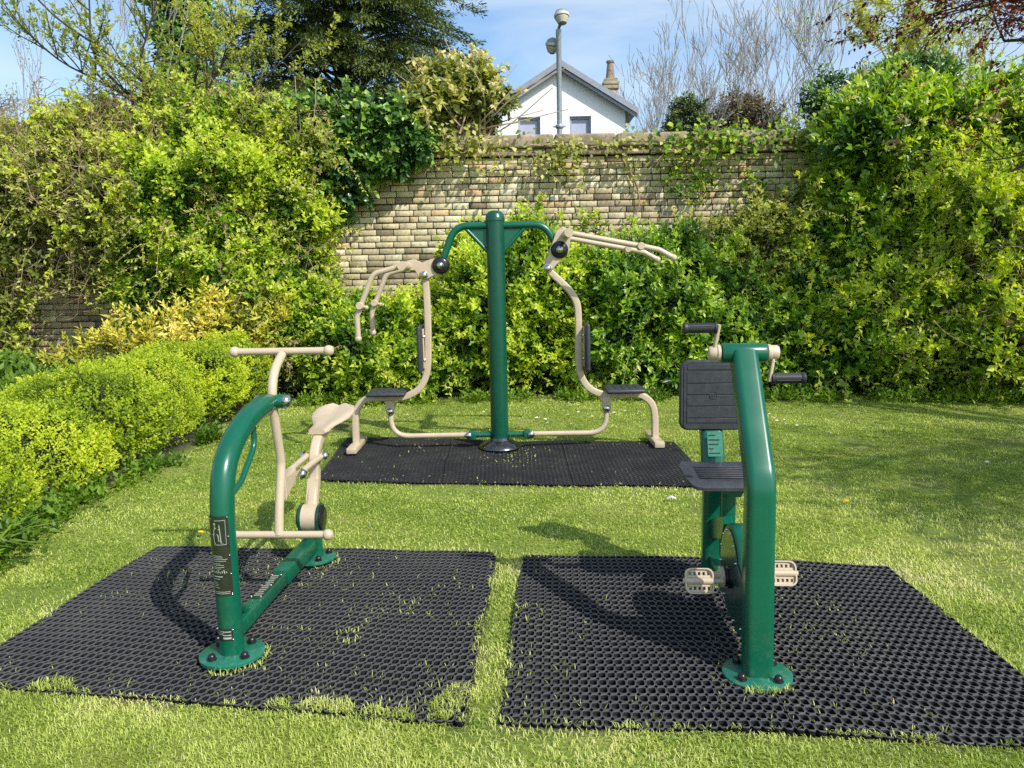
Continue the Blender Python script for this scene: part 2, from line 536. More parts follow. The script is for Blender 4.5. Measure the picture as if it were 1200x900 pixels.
w = bpy.data.worlds.new('World'); scene.world = w; w.use_nodes = True
nt = w.node_tree; L = nt.links.new
for n in list(nt.nodes): nt.nodes.remove(n)
wo = nt.nodes.new('ShaderNodeOutputWorld'); bg = nt.nodes.new('ShaderNodeBackground'); bg.inputs['Strength'].default_value = .15
sky = nt.nodes.new('ShaderNodeTexSky'); sky.sky_type = 'NISHITA'; sky.sun_disc = False
sky.sun_elevation = SUN_EL; sky.sun_rotation = math.atan2(SUN_DIR.x, SUN_DIR.y); sky.air_density = 1.0; sky.dust_density = 1.6; sky.ozone_density = 1.5
tc = nt.nodes.new('ShaderNodeTexCoord')
mp = nt.nodes.new('ShaderNodeMapping'); mp.inputs['Scale'].default_value = (1.2, 1.2, 4.5); mp.inputs['Rotation'].default_value = (0, R(14), 0)
cn = N(nt, 'ShaderNodeTexNoise', Scale=2.4, Detail=8.0, Roughness=.55); cn.inputs['Distortion'].default_value = .5
cl = ramp(nt, [(.4, (.03, .03, .03)), (.75, (.8, .8, .8))])
cm = N(nt, 'ShaderNodeMix', data_type='RGBA'); cm.inputs[7].default_value = (5.6, 6.3, 7.0, 1)
L(tc.outputs['Generated'], mp.inputs['Vector']); L(mp.outputs[0], cn.inputs['Vector']); L(cn.outputs['Fac'], cl.inputs['Fac'])
tn = N(nt, 'ShaderNodeMix', data_type='RGBA', blend_type='MULTIPLY'); tn.inputs[0].default_value = 1; tn.inputs[7].default_value = (1.2, 1.38, 1.47, 1)
L(sky.outputs['Color'], tn.inputs[6]); L(cl.outputs['Color'], cm.inputs[0]); L(tn.outputs[2], cm.inputs[6]); L(cm.outputs[2], bg.inputs['Color']); L(bg.outputs[0], wo.inputs['Surface'])

scene.view_settings.view_transform = 'Standard'
scene.view_settings.look = 'None'
scene.view_settings.exposure = 0; scene.view_settings.gamma = 1
scene.render.engine = 'CYCLES'
scene.cycles.use_denoising = False
scene.cycles.max_bounces = 8
scene.cycles.transparent_max_bounces = 4

# ------------------------------------------------------------------ ground
MATS = {  # corners: near left, near right, far right, far left
    'L': [(-2.18, 2.73), (-.181, 2.40), (-.097, 4.02), (-2.05, 4.243)],
    'R': [(-.066, 2.399), (1.845, 2.177), (1.87, 3.692), (.037, 3.95)],
    'C': [(-1.50, 5.65), (1.39, 5.20), (1.422, 6.643), (-1.556, 7.109)],
}


def poly_depth(P, poly):
    """signed distance-like depth inside a convex polygon (positive inside)"""
    d = np.full(len(P), 1e9)
    n = len(poly)
    for i in range(n):
        a = np.array(poly[i]); b = np.array(poly[(i + 1) % n]); e = (b - a) / np.linalg.norm(b - a)
        d = np.minimum(d, -(P[:, 0] - a[0]) * e[1] + (P[:, 1] - a[1]) * e[0])
    return d


def gz(x, y):
    """gentle unevenness of the lawn"""
    x = np.asarray(x, dtype=float); y = np.asarray(y, dtype=float)
    P = np.stack([x.ravel() * .9, y.ravel() * .9, np.zeros(x.size)], 1)
    return ((vnoise(P, 3) - .5) * .03 + (vnoise(P * 3.1, 4) - .5) * .012).reshape(x.shape)


def make_ground():
    xs = np.concatenate([[-400, -150, -60, -30, -16], np.arange(-10, 10.01, .07), [16, 30, 60, 150, 400]])
    ys = np.concatenate([[-60, -30, -12, -4], np.arange(0, 11.5, .07), [16, 30, 60, 150, 400, 900]])
    X, Y = np.meshgrid(xs, ys)
    Z = gz(X, Y) * (np.abs(X) < 11)
    nx, ny = len(xs), len(ys)
    V = np.stack([X.ravel(), Y.ravel(), Z.ravel()], 1)
    i = np.arange(nx * ny).reshape(ny, nx)
    Q = np.stack([i[:-1, :-1].ravel(), i[:-1, 1:].ravel(), i[1:, 1:].ravel(), i[1:, :-1].ravel()], 1)
    P2 = V[:, :2]
    soil = np.zeros(len(V))
    for p in MATS.values(): soil = np.maximum(soil, np.clip(poly_depth(P2, p) / .05 + .8, 0, 1))
    # bare earth under the shrubs and the hedge, worn patches on the lawn
    soil = np.maximum(soil, np.clip((V[:, 1] - 9.1) / .5, 0, 1))
    soil = np.maximum(soil, np.clip((-2.85 - V[:, 0]) / .25, 0, 1) * np.clip((V[:, 1] - 3.4) / .4, 0, 1))
    nn = vnoise(np.stack([V[:, 0] * 1.7, V[:, 1] * 1.7, V[:, 1] * 0], 1), 21)
    soil = np.maximum(soil, np.clip((nn - .82) * 5, 0, .7))
    o = np_mesh('lawn', V, Q, TURF, attrs={'soil': soil}, smooth=True)
    tag(o, kind='structure')


make_ground()


# ------------------------------------------------------------------ rubber ring mats
def ring_mat(key, label, nx, ny, tiles, nring, seed, lz=.0):
    poly = [np.array(p) for p in MATS[key]]
    A, B, C_, D = poly
    ctr = (A + B + C_ + D) / 4
    root = empty('rubber_mat', (ctr[0], ctr[1], 0))
    tag(root, label, 'rubber mat', 'black rubber ring mats under the exercise machines')
    h, rs, rh = .5, .2, .45      # in cells
    bnd = []
    for (sx, sy) in ((1, 1), (-1, 1), (-1, -1), (1, -1)):
        c3 = [(h, h - rs), (h - rs * .72, h - rs * .72), (h - rs, h)]
        if sx * sy < 0: c3 = c3[::-1]
        bnd += [(x * sx, y * sy) for x, y in c3]
    bnd = np.array(bnd); ang = np.arctan2(bnd[:, 1], bnd[:, 0])
    hole = np.stack([np.cos(ang), np.sin(ang)], 1)
    T = .024
    # rings of the cell: outer edge foot, outer edge top, rim, hole shoulder, step, hole bottom
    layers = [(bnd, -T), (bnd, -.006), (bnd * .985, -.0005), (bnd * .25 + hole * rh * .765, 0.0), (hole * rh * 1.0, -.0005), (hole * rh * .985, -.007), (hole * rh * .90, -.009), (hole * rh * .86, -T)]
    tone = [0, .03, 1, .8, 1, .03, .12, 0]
    if nring < 2:
        layers = [layers[q] for q in (0, 1, 2, 4, 7)]; tone = [tone[q] for q in (0, 1, 2, 4, 7)]
    pts = np.concatenate([np.concatenate([l, np.full((12, 1), z)], 1) for l, z in layers])
    tone = np.repeat(np.array(tone), 12)
    nl = len(layers)
    q = np.array([(a * 12 + k, a * 12 + (k + 1) % 12, (a + 1) * 12 + (k + 1) % 12, (a + 1) * 12 + k) for a in range(nl - 1) for k in range(12)])
    per = nx // tiles
    for t in range(tiles):
        I, J = np.meshgrid(np.arange(t * per, (t + 1) * per), np.arange(ny))
        I, J = I.ravel(), J.ravel()
        u = (I[:, None] + .5 + pts[None, :, 0]) / nx
        v = (J[:, None] + .5 + pts[None, :, 1]) / ny
        if tiles > 1:   # a narrow seam between neighbouring tiles
            tc_ = (t + .5) / tiles
            u = tc_ + (u - tc_) * (1 - .003 * tiles / 2)
        wob = .012 * (vnoise(np.stack([u.ravel() * 7, v.ravel() * 7, u.ravel() * 0 + seed], 1), seed) - .5).reshape(u.shape)
        uu, vv = u + wob * .35, v + wob * .35
        X = A[0] * (1 - uu) * (1 - vv) + B[0] * uu * (1 - vv) + C_[0] * uu * vv + D[0] * (1 - uu) * vv
        Y = A[1] * (1 - uu) * (1 - vv) + B[1] * uu * (1 - vv) + C_[1] * uu * vv + D[1] * (1 - uu) * vv
        Z = gz(X, Y) + .019 + pts[None, :, 2] + .02 * (vnoise(np.stack([X.ravel() * 2.2, Y.ravel() * 2.2, X.ravel() * 0], 1), seed + 5).reshape(X.shape) - .4) + lz
        V = np.stack([X.ravel() - ctr[0], Y.ravel() - ctr[1], Z.ravel()], 1)
        Q = (q[None] + (np.arange(len(I)) * len(pts))[:, None, None]).reshape(-1, 4)
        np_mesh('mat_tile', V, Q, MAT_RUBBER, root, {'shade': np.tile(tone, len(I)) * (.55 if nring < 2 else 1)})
    return root


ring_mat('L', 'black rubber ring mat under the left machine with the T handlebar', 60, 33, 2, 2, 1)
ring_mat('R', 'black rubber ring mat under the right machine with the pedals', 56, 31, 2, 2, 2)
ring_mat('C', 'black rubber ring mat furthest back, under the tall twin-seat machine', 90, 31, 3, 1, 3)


# ------------------------------------------------------------------ leaves and foliage
def leaves(name, pos, d, up, ln, wr, shade, m, parent=None, fold=.18, curl=.0, loc=(0, 0, 0)):
    d = norm(d); side = norm(np.cross(d, up)); nrm = np.cross(side, d)
    ln = ln[:, None]; W = ln * wr
    p = pos - np.array(loc)
    mid = p + d * ln * .45
    v = np.stack([p, mid - side * W / 2 + nrm * fold * W, p + d * ln - nrm * curl * ln, mid + side * W / 2 + nrm * fold * W], 1).reshape(-1, 3)
    n = len(pos)
    b = np.arange(n)[:, None] * 4
    t = np.concatenate([b + np.array([[0, 2, 1]]), b + np.array([[0, 3, 2]])], 1).reshape(-1, 3)
    return np_mesh(name, v, t, m, parent, {'shade': np.repeat(np.clip(shade, 0, 1), 4)})


def sample_blobs(blobs, n, rng, thick=.16, lump=.22, freq=2.2, seed=0, ymax=None, zmin=.03, inner=.25, back=.25):
    """points on and just inside the surface of a union of lumpy ellipsoids"""
    B = np.array(blobs, dtype=float)
    area = (B[:, 3] * B[:, 4] + B[:, 4] * B[:, 5] + B[:, 3] * B[:, 5])
    P, NN, DD = [], [], []
    tot = 0
    while tot < n:
        k = rng.choice(len(B), size=n, p=area / area.sum())
        d = norm(rng.normal(size=(n, 3)))
        c, r = B[k, :3], B[k, 3:]
        base = c + d * r
        lm = 1 + lump * (vnoise(base * freq, seed) - .5) * 2 + .85 * lump * (vnoise(base * freq * 2.7, seed + 1) - .5) * 2
        depth = np.abs(rng.normal(0, thick, n))
        deep = rng.random(n) < inner
        depth = np.where(deep, rng.random(n) * .45, depth)
        p = c + d * r * (lm * (1 - depth))[:, None]
        nn = norm((p - c) / r ** 2)
        ok = p[:, 2] > zmin
        if ymax is not None: ok &= p[:, 1] < ymax
        ok &= (nn[:, 1] < .35) | (rng.random(n) < back)
        ok &= (nn[:, 2] > -.5) | (rng.random(n) < .4)
        for j in range(len(B)):
            e = np.linalg.norm((p - B[j, :3]) / B[j, 3:], axis=1)
            ok &= (k == j) | (e > .8)
        P.append(p[ok]); NN.append(nn[ok]); DD.append(np.minimum(depth[ok], .5))
        tot += ok.sum()
    return np.concatenate(P)[:n], np.concatenate(NN)[:n], np.concatenate(DD)[:n]


def sprig_arrays(P, D, k, stem, ln, rng, spread=1.0, droop=0.0, lvar=.35):
    n = len(P)
    D = norm(D)
    a = norm(np.cross(D, norm(rng.normal(size=(n, 3))))); b = np.cross(D, a)
    pos, dr, le, idx = [], [], [], []
    for i in range(k):
        t = (i + .6) / k
        th = i * 2.4 + rng.random(n) * .9
        rad = a * np.cos(th)[:, None] + b * np.sin(th)[:, None]
        fw = (.25 + .9 * t)
        ld = norm(D * fw + rad * spread * (1.1 - .5 * t) + np.array([0, 0, -droop]) + rng.normal(size=(n, 3)) * .18)
        pos.append(P + D * (stem * t)[:, None] if isinstance(stem, np.ndarray) else P + D * stem * t)
        dr.append(ld)
        le.append(ln * (1 + lvar * (rng.random(n) * 2 - 1)) * (1.05 - .3 * t))
        idx.append(np.arange(n))
    return np.concatenate(pos), np.concatenate(dr), np.concatenate(le), np.concatenate(idx)


def make_shoots(root, P, NN, DD, n, ln, wr, m, seed, length=.42):
    # long new shoots sticking out of the mass, with leaves along them
    rng = np.random.default_rng(seed + 500)
    outer = np.where(DD < .12)[0]
    pick = rng.choice(outer, min(n, len(outer)), replace=False)
    mb = MB(root.location)
    pos, d, le, sh = [], [], [], []
    for i in pick:
        p = P[i]; nn = NN[i]
        dd = nn * .6 + np.array([0, -.1, .55]) + rng.normal(0, .45, 3); dd /= np.linalg.norm(dd)
        l = length * (.4 + .9 * rng.random())
        bend = np.array([0, 0, -.35 * l]) + rng.normal(0, .05, 3)
        q = [p - dd * .1, p + dd * l * .5, p + dd * l + bend]
        sp = spline(q, 4)
        mb.tube(sp, [.0045 * (1.2 - .8 * k / (len(sp) - 1)) for k in range(len(sp))], 3, caps=False)
        s0 = .55 + .35 * rng.random()
        for k in range(2, len(sp)):
            t = sp[k] - sp[k - 1]; t = np.array(t) / max(t.length, 1e-6)
            for c in range(3):
                r_ = rng.normal(0, 1, 3); r_ -= t * r_.dot(t); r_ /= np.linalg.norm(r_)
                pos.append(np.array(sp[k]) - t * rng.random() * l * .12); d.append(t * .55 + r_ * .8); le.append(ln * (.5 + .6 * rng.random()) * (1.1 - .04 * k)); sh.append(s0 + .04 * k + rng.normal(0, .08))
    pos = np.array(pos); d = np.array(d)
    tag(mb.build('shoot_stems', BARK_PALE, root), kind='stuff')
    up = np.array(SUN_DIR)[None] * .8 + rng.normal(size=pos.shape) * .5
    leaves('shoot_foliage', pos, d, up, np.array(le), wr, np.array(sh), m, root, loc=root.location)


SPRIGS = {}


def shrub(name, label, cat, blobs, nsprig, k, stem, ln, wr, m, seed, group=None, base=None, twigs=40, twig_r=.006, twig_m=None,
          lump=.22, freq=2.2, thick=.16, ymax=10.45, bright=.0, zmin=.03, up=.55, droop=0.0, inner=.25, spread=1.0, contrast=.55, back=.25, fold=.18, shoots=0):
    rng = np.random.default_rng(seed)
    B = np.array(blobs, float)
    loc = base or (float(B[:, 0].mean()), float(B[:, 1].mean()), 0.0)
    root = empty(name, loc)
    tag(root, label, cat, group)
    if m == LF_LIME: ln *= .86; nsprig = int(nsprig * 1.25)
    if cat != 'hedge': ln *= 1.22; nsprig = int(nsprig * .9); thick *= 1.25; lump *= 1.35
    P, NN, DD = sample_blobs(blobs, nsprig, rng, thick, lump, freq, seed, ymax, zmin, inner, back)
    D = NN * .75 + np.array([0, 0, up]) + rng.normal(size=P.shape) * .42
    st = stem * (.6 + .8 * rng.random(len(P)))
    pos, dr, le, idx = sprig_arrays(P, D, k, st, ln, rng, spread, droop)
    le = le * (.62 + .8 * vnoise(P * 2.6, seed + 20))[idx]
    big = vnoise(P * 1.3, seed + 9); fine = vnoise(P * 4.5, seed + 10)
    if m in (LF_LIME, LF_MIX, LF_LAUREL): bright += .23
    if m == LF_IVY: bright += .26
    SPRIGS[root.name] = (root, P, NN, DD, ln, wr)
    sh = .44 + contrast * (.5 * (big - .5) + .95 * (fine - .5)) - 1.4 * DD + bright + rng.normal(0, .11, len(P))  # leaves deeper in the mass coloured darker, painting in the shade between them
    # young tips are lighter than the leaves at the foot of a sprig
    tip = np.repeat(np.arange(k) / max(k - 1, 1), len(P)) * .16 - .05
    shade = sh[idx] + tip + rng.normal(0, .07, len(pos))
    upv_ = norm(NN[idx] * .45 + np.array(SUN_DIR) * .9 + rng.normal(size=pos.shape) * .42)
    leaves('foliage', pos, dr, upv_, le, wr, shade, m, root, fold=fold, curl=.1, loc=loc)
    if shoots:
        make_shoots(root, P, NN, DD, shoots, ln, wr, m, seed)
    if twigs:
        mb = MB(loc)
        for t in range(twigs):
            q = P[rng.integers(len(P))]
            j = int(np.argmin(np.linalg.norm((B[:, :3] - q) / B[:, 3:], axis=1)))
            f = B[j, :3].copy(); f[2] -= B[j, 5] * .5; f[:2] += rng.normal(0, .12, 2) * B[j, 3:5]
            f[2] = max(f[2], 0.0)
            mid = (f + q) / 2 + rng.normal(0, .12, 3) * np.linalg.norm(q - f)
            e = q + (q - mid) * .12
            pts = spline([f, mid, q, e], 3)
            mb.tube(pts, [twig_r * (1.5 - 1.2 * i / (len(pts) - 1)) for i in range(len(pts))], 4, caps=False)
        tag(mb.build('stems', twig_m or BARK, root), kind='stuff')
    return root


def tangle(root, blobs, n, r, m, seed, length=.7, ymax=10.4):
    """thin kinked dry stems with side twigs lying over the surface of a climber"""
    rng = np.random.default_rng(seed)
    P, NN, DD = sample_blobs(blobs, n, rng, .05, .25, 2.2, seed, ymax, .3, 0.0, .1)
    mb = MB(root.location)
    for p, nn in zip(P, NN):
        d = norm(np.cross(nn, rng.normal(size=3))[None])[0]
        d[2] += rng.normal(.1, .4)
        l = length * (.35 + rng.random())
        q = [p - d * l * .5 - nn * .08]
        for k in range(1, 5):
            q.append(q[-1] + d * l * .27 + rng.normal(0, .045, 3) + nn * (.05 if k < 3 else -.05) - np.array([0, 0, .02 * k * l]))
        mb.tube(spline(q, 2), [r * (1.3 - .11 * i) for i in range(9)], 3, caps=False)
        for k in (1, 2, 3):
            if rng.random() < .75:
                e = q[k] + d * l * .2 + rng.normal(0, .1, 3) * l * 1.6
                mb.tube([q[k], (q[k] + e) / 2 + rng.normal(0, .02, 3), e], [r * .7, r * .55, r * .35], 3, caps=False)
    return tag(mb.build('dry_stems', m, root), kind='stuff')


def tree_skeleton(rng, start, direction, length, radius, levels, nch, spread, shrink=.68, upbias=.25, minr=.004, seg=3, wiggle=.12):
    """recursive limbs: returns (list of (points, radii)), tips"""
    limbs, tips = [], []
    def grow(p, d, l, r, lev):
        pts, rad = [Vector(p)], [r]
        dd = Vector(d).normalized()
        cur = Vector(p)
        for s in range(seg):
            dd = (dd + Vector(rng.normal(0, wiggle, 3)) + Vector((0, 0, upbias * .2))).normalized()
            cur = cur + dd * (l / seg)
            pts.append(cur.copy()); rad.append(max(minr, r * (1 - .45 * (s + 1) / seg)))
        limbs.append((pts, rad))
        if lev == 0:
            tips.append((cur.copy(), dd.copy())); return
        for c in range(nch if isinstance(nch, int) else nch[lev]):
            i = seg if c == 0 else 1 + int(rng.integers(seg))
            a = Vector(rng.normal(0, 1, 3)); a = (a - dd * a.dot(dd)).normalized()
            s = spread * (.35 if c == 0 else 1) * (.7 + .6 * rng.random())
            nd = (dd + a * s + Vector((0, 0, upbias))).normalized()
            grow(pts[i], nd, l * shrink * (.75 + .5 * rng.random()), max(minr, rad[i] * (.8 if c == 0 else .6)), lev - 1)
    grow(Vector(start), Vector(direction), length, radius, levels)
    return limbs, tips


def limbs_mesh(limbs, name, m, root, n0=7):
    mb = MB(root.location)
    for pts, rad in limbs:
        mb.tube(pts, rad, n0 if rad[0] > .03 else 3 if rad[0] < .012 else 4, caps=False)
    return mb.build(name, m, root, angle=180)


def tip_leaves(root, tips, k, stem, ln, wr, m, seed, up=.3, bright=0.0, name='foliage', droop=.1):
    rng = np.random.default_rng(seed)
    P = np.array([t[0] for t in tips]); D = np.array([t[1] for t in tips])
    D = D + np.array([0, 0, up]) + rng.normal(size=P.shape) * .3
    pos, dr, le, idx = sprig_arrays(P, D, k, np.full(len(P), stem), ln, rng, 1.0, droop)
    sh = .5 + .5 * (vnoise(P * 1.1, seed) - .5) + bright
    shade = sh[idx] + rng.normal(0, .12, len(pos))
    upv_ = np.array([[0, 0, 1.0]]) + rng.normal(size=pos.shape) * .4
    return leaves(name, pos, dr, upv_, le, wr, shade, m, root, loc=root.location)

# ------------------------------------------------------------------ garden wall
WY, WTOP, CH = 10.6, 3.085, .083


def make_wall():
    root = empty('garden_wall', (-1.5, WY, 0))
    tag(root, 'tall old yellow brick garden wall with stone coping, half hidden by climbers', 'wall')
    rng = np.random.default_rng(5)
    x0, x1 = -15.0, 13.0
    vs, fs, sh = [], [], []
    nrow = int(WTOP / CH)
    for r in range(nrow):
        z0 = r * CH
        x = x0 + rng.random() * .2
        zw = .0025 * math.sin(r * 1.7)
        while x < x1:
            ln = .232 if rng.random() < .78 else .118
            ln *= 1 + rng.normal(0, .025)
            g = .0125
            yy = WY - .004 + rng.normal(0, .002)
            a, b = x + g / 2, x + ln - g / 2
            lo, hi = z0 + .0055 + rng.normal(0, .0016) + zw, z0 + CH - .0065 + rng.normal(0, .0016) + zw
            c = .002 + .0015 * rng.random()
            j = lambda: rng.normal(0, .0005)
            base = len(vs)
            vs += [(a, WY + .03, lo), (b, WY + .03, lo), (b, WY + .03, hi), (a, WY + .03, hi),
                   (a + j(), yy + c, lo + j()), (b + j(), yy + c, lo + j()), (b + j(), yy + c, hi + j()), (a + j(), yy + c, hi + j()),
                   (a + c + j(), yy + j(), lo + c * .8), (b - c + j(), yy + j(), lo + c * .8), (b - c + j(), yy + j(), hi - c * .8), (a + c + j(), yy + j(), hi - c * .8)]
            for o in (0, 4):
                for k in range(4):
                    k2 = (k + 1) % 4
                    fs.append((base + o + k, base + o + k2, base + o + 4 + k2, base + o + 4 + k))
            fs.append((base + 8, base + 9, base + 10, base + 11))
            s = np.clip(.56 + rng.normal(0, .16), .1, .87)
            if rng.random() < .07: s = .97
            if rng.random() < .05: s = .14
            sh += [s] * 12
            x += ln
    V = np.array(vs) - np.array(root.location)
    np_mesh('brick_face', V, np.array(fs), BRICK, root, {'shade': np.array(sh)})
    mb = MB(root.location)
    mb.bevbox(((x0 + x1) / 2, WY + .19, WTOP / 2), (x1 - x0 - .1, .355, WTOP - .02), 0)
    mb.build('wall_core', MORTAR, root, smooth=False)
    # projecting band and the coping stones above it
    mb = MB(root.location)
    x = x0
    while x < x1:
        l = .95 + rng.random() * .5
        mb.bevbox((x + l / 2, WY + .14 + rng.normal(0, .004), WTOP + .045), (l - .008, .40, .088), .012, 2)
        x += l
    mb.build('string_course', STONE, root)
    mb = MB(root.location)
    x = x0
    while x < x1:
        l = .8 + rng.random() * .55
        mb.bevbox((x + l / 2, WY + .15 + rng.normal(0, .006), WTOP + .18 + rng.normal(0, .005)), (l - .012, .52, .17), .03, 3, Matrix.Rotation(rng.normal(0, .006), 3, 'Y'))
        x += l
    mb.build('coping', STONE, root)


make_wall()

# ------------------------------------------------------------------ house behind the wall
def make_house():
    hx, hy, ze, za, hw = 1.75, 26.0, 6.75, 8.05, 2.12
    root = empty('house', (hx, hy, 0))
    tag(root, 'white painted house with grey gabled roof and stone chimney beyond the wall', 'house')
    mb = MB(root.location)
    d = 9.0
    poly = [(hx - hw, 0), (hx + hw, 0), (hx + hw, ze), (hx, za), (hx - hw, ze)]
    # front wall with two window openings: strips butted end to end
    wins = [(hx - 1.38, hx - .66), (hx + .30, hx + 1.0)]
    zt, zb = 6.62, 5.25
    th = .28
    def slab(a, b, z0, z1):
        mb.bevbox(((a + b) / 2, hy + th / 2, (z0 + z1) / 2), (b - a, th, z1 - z0), 0)
    slab(hx - hw, hx + hw, 0, zb)
    xs = [hx - hw, wins[0][0], wins[0][1], wins[1][0], wins[1][1], hx + hw]
    for i in (0, 2, 4): slab(xs[i], xs[i + 1], zb, zt)
    mb.prism([(hx - hw, zt), (hx + hw, zt), (hx + hw, ze), (hx, za), (hx - hw, ze)], -hy - th, -hy, (1, 0, 0), (0, 0, 1))
    for s in (-1, 1): mb.bevbox((hx + s * (hw - th / 2), hy + th + d / 2, ze / 2), (th, d, ze), 0)
    mb.build('wall', WHITE_WALL, root, smooth=False)
    for (a, b) in wins:
        wb = MB(root.location)
        z0, z1, t = zb, zt, .07
        wb.bevbox(((a + b) / 2, hy + .14, z1 - t / 2), (b - a, .1, t), 0)
        wb.bevbox(((a + b) / 2, hy + .14, z0 + t / 2), (b - a, .1, t), 0)
        for x in (a + t / 2, b - t / 2): wb.bevbox((x, hy + .14, (z0 + z1) / 2), (t, .1, z1 - z0 - 2 * t), 0)
        f = wb.build('window', REVEAL, root, smooth=False)
        pb = MB(root.location)
        pb.bevbox(((a + b) / 2, hy + .17, (z0 + z1) / 2), (b - a - 2 * t, .02, z1 - z0 - 2 * t), 0)
        pb.build('blind', BLIND, f, smooth=False)
    # roof slopes with deep verge overhang, barge boards, soffit mould
    rb = MB(root.location)
    ov, ev = .3, .38
    sl = (za - ze) / hw
    for s in (-1, 1):
        ex = hx + s * (hw + ev)
        p0, p1 = (hx, za + .16), (ex, ze - ev * sl + .16)
        q = [p0, p1, (p1[0], p1[1] + .1), (p0[0], p0[1] + .1)]
        if s < 0: q = q[::-1]
        rb.prism([(x, z) for x, z in (q if s < 0 else q[::-1])][::-1], -hy - d, -hy + ov, (1, 0, 0), (0, 0, 1))
    roof = rb.build('roof', ROOF, root, smooth=False)
    bb = MB(root.location)
    for s in (-1, 1):
        ex = hx + s * (hw + ev)
        for (z_off, hgt, yo, t) in ((.255, .19, ov + .04, .05), (.05, .10, ov - .02, .08)):
            p0, p1 = (hx, za + z_off), (ex, ze - ev * sl + z_off)
            q = [p0, p1, (p1[0], p1[1] - hgt), (p0[0], p0[1] - hgt)]
            bb.prism(q if s < 0 else q[::-1], -hy + yo - t, -hy + yo, (1, 0, 0), (0, 0, 1))
    bb.bevbox((hx - .02, hy - ov, za + .36), (.06, .06, .26), .01)
    bb.build('barge_board', SLATE, roof)
    # rear wing to the left, its chimneys show above the wall planting
    wg = MB(root.location)
    wg.bevbox((hx - 4.3, hy + 5, 3.7), (3.6, 3.0, 7.4), 0)
    wing = wg.build('rear_wing', WHITE_WALL, root, smooth=False)
    def chimney(x, y, zb_, zt_, wd, par, m, lab, pot=True):
        c = MB(root.location)
        c.bevbox((x, y, (zb_ + zt_) / 2), (wd, wd, zt_ - zb_), .01)
        c.bevbox((x, y, zt_ + .06), (wd * 1.25, wd * 1.25, .12), .02)
        c.bevbox((x, y, zt_ + .20), (wd * 1.32, wd * 1.32, .14), .05)
        c.bevbox((x, y, zt_ + .32), (wd * 1.05, wd * 1.05, .1), .03)
        o = c.build('chimney', m, par); o['label'] = lab
        p = MB(root.location)
        z = zt_ + .37
        p.lathe((x, y, z), (0, 0, 1), [(wd * .38, 0), (wd * .36, .05), (wd * .25, .5), (wd * .25, .55), (wd * .32, .56), (wd * .32, .62), (wd * .2, .63), (wd * .2, .3)], 14)
        p.build('chimney_pot', CLAY, o)
    chimney(hx + 1.97, hy + 2.6, 6.0, 8.0, .45, roof, CHIM, 'yellow stone chimney with one tapering pot')
    chimney(hx - 3.04, hy + 5, 7.3, 9.1, .42, wing, CHIM, 'chimney showing just above the bush on the wall')
    chimney(hx - 5.5, hy + 5, 7.3, 8.75, .42, wing, CLAY, 'reddish chimney seen through the bush')


make_house()


def make_lamp():
    x, y = 1.06, 16.0
    root = empty('street_lamp', (x, y, 0))
    tag(root, 'grey galvanised street lamp post with two lantern heads in front of the white house', 'street lamp')
    mb = MB(root.location)
    mb.lathe((x, y, 0), (0, 0, 1), [(.09, 0), (.09, 1.2), (.058, 1.25), (.05, 6.15), (.056, 6.16), (.056, 6.3), (.0, 6.31)], 16)
    mb.build('pole', GALV, root)
    cb = MB(root.location)
    cb.lathe((x, y, 4.42), (0, 0, 1), [(.075, 0), (.085, .02), (.085, .05), (.075, .07)], 14)
    for s in (-1, 1): cb.bevbox((x + s * .1, y, 4.455), (.06, .03, .03), .005)
    cb.build('clamp', GALV, root)
    for (dx, dy, z, sc, lab) in ((.12, -.38, 6.48, 1.0, 'upper lantern head tilted towards the garden'), (-.24, .45, 6.05, 1.0, 'lower lantern head facing away')):
        d = Vector((dx, dy, 0)).normalized()
        c = Vector((x + dx * .45, y + dy * .45, z))
        hb = MB(root.location)
        side = d.cross(Vector((0, 0, 1)))
        up = (Vector((0, 0, 1)) * .97 - d * .22).normalized()
        pr = [(.03, -.15), (.08, -.12), (.125, -.02), (.14, .04), (.145, .06), (.137, .068), (.11, .12), (.05, .155), (0, .165)]
        hb.lathe(c, up, pr, 20)
        hb.tube(fillet([(x, y, z - .28), (x, y, z - .16), c - up * .05], .08), .03, 10)
        h = hb.build('lantern', LAMPHEAD, root); h['label'] = lab
        lb = MB(root.location)
        lb.lathe(c, up, [(.146, -.0), (.151, .016), (.151, .045), (.146, .056)], 20)
        lb.lathe(c - up * .005, up, [(.085, -.12), (.13, -.03), (.133, -.024), (.133, -.016), (.085, -.016)], 20)
        lb.build('lens', LENS, h)


make_lamp()

# ------------------------------------------------------------------ planting
# clipped hedge on the left, five overlapping humps
HB = [(-3.78, 3.7, .15, .70, .8, .25), (-3.82, 4.55, .18, .76, .85, .29), (-3.78, 5.5, .23, .75, .9, .37), (-3.72, 6.4, .29, .76, .8, .45), (-3.7, 7.3, .30, .72, .75, .48), (-3.6, 8.15, .33, .68, .7, .53), (-3.3, 8.8, .33, .5, .5, .52)]
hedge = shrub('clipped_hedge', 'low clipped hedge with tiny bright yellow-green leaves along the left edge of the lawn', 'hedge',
              HB, 17000, 7, .075, .026, .62, LF_HEDGE, 31, twigs=160, twig_r=.005, twig_m=BARK_DARK, lump=.13, freq=2.0, thick=.08, ymax=99, up=.75, inner=.22, contrast=.75, back=1.0, bright=.12)

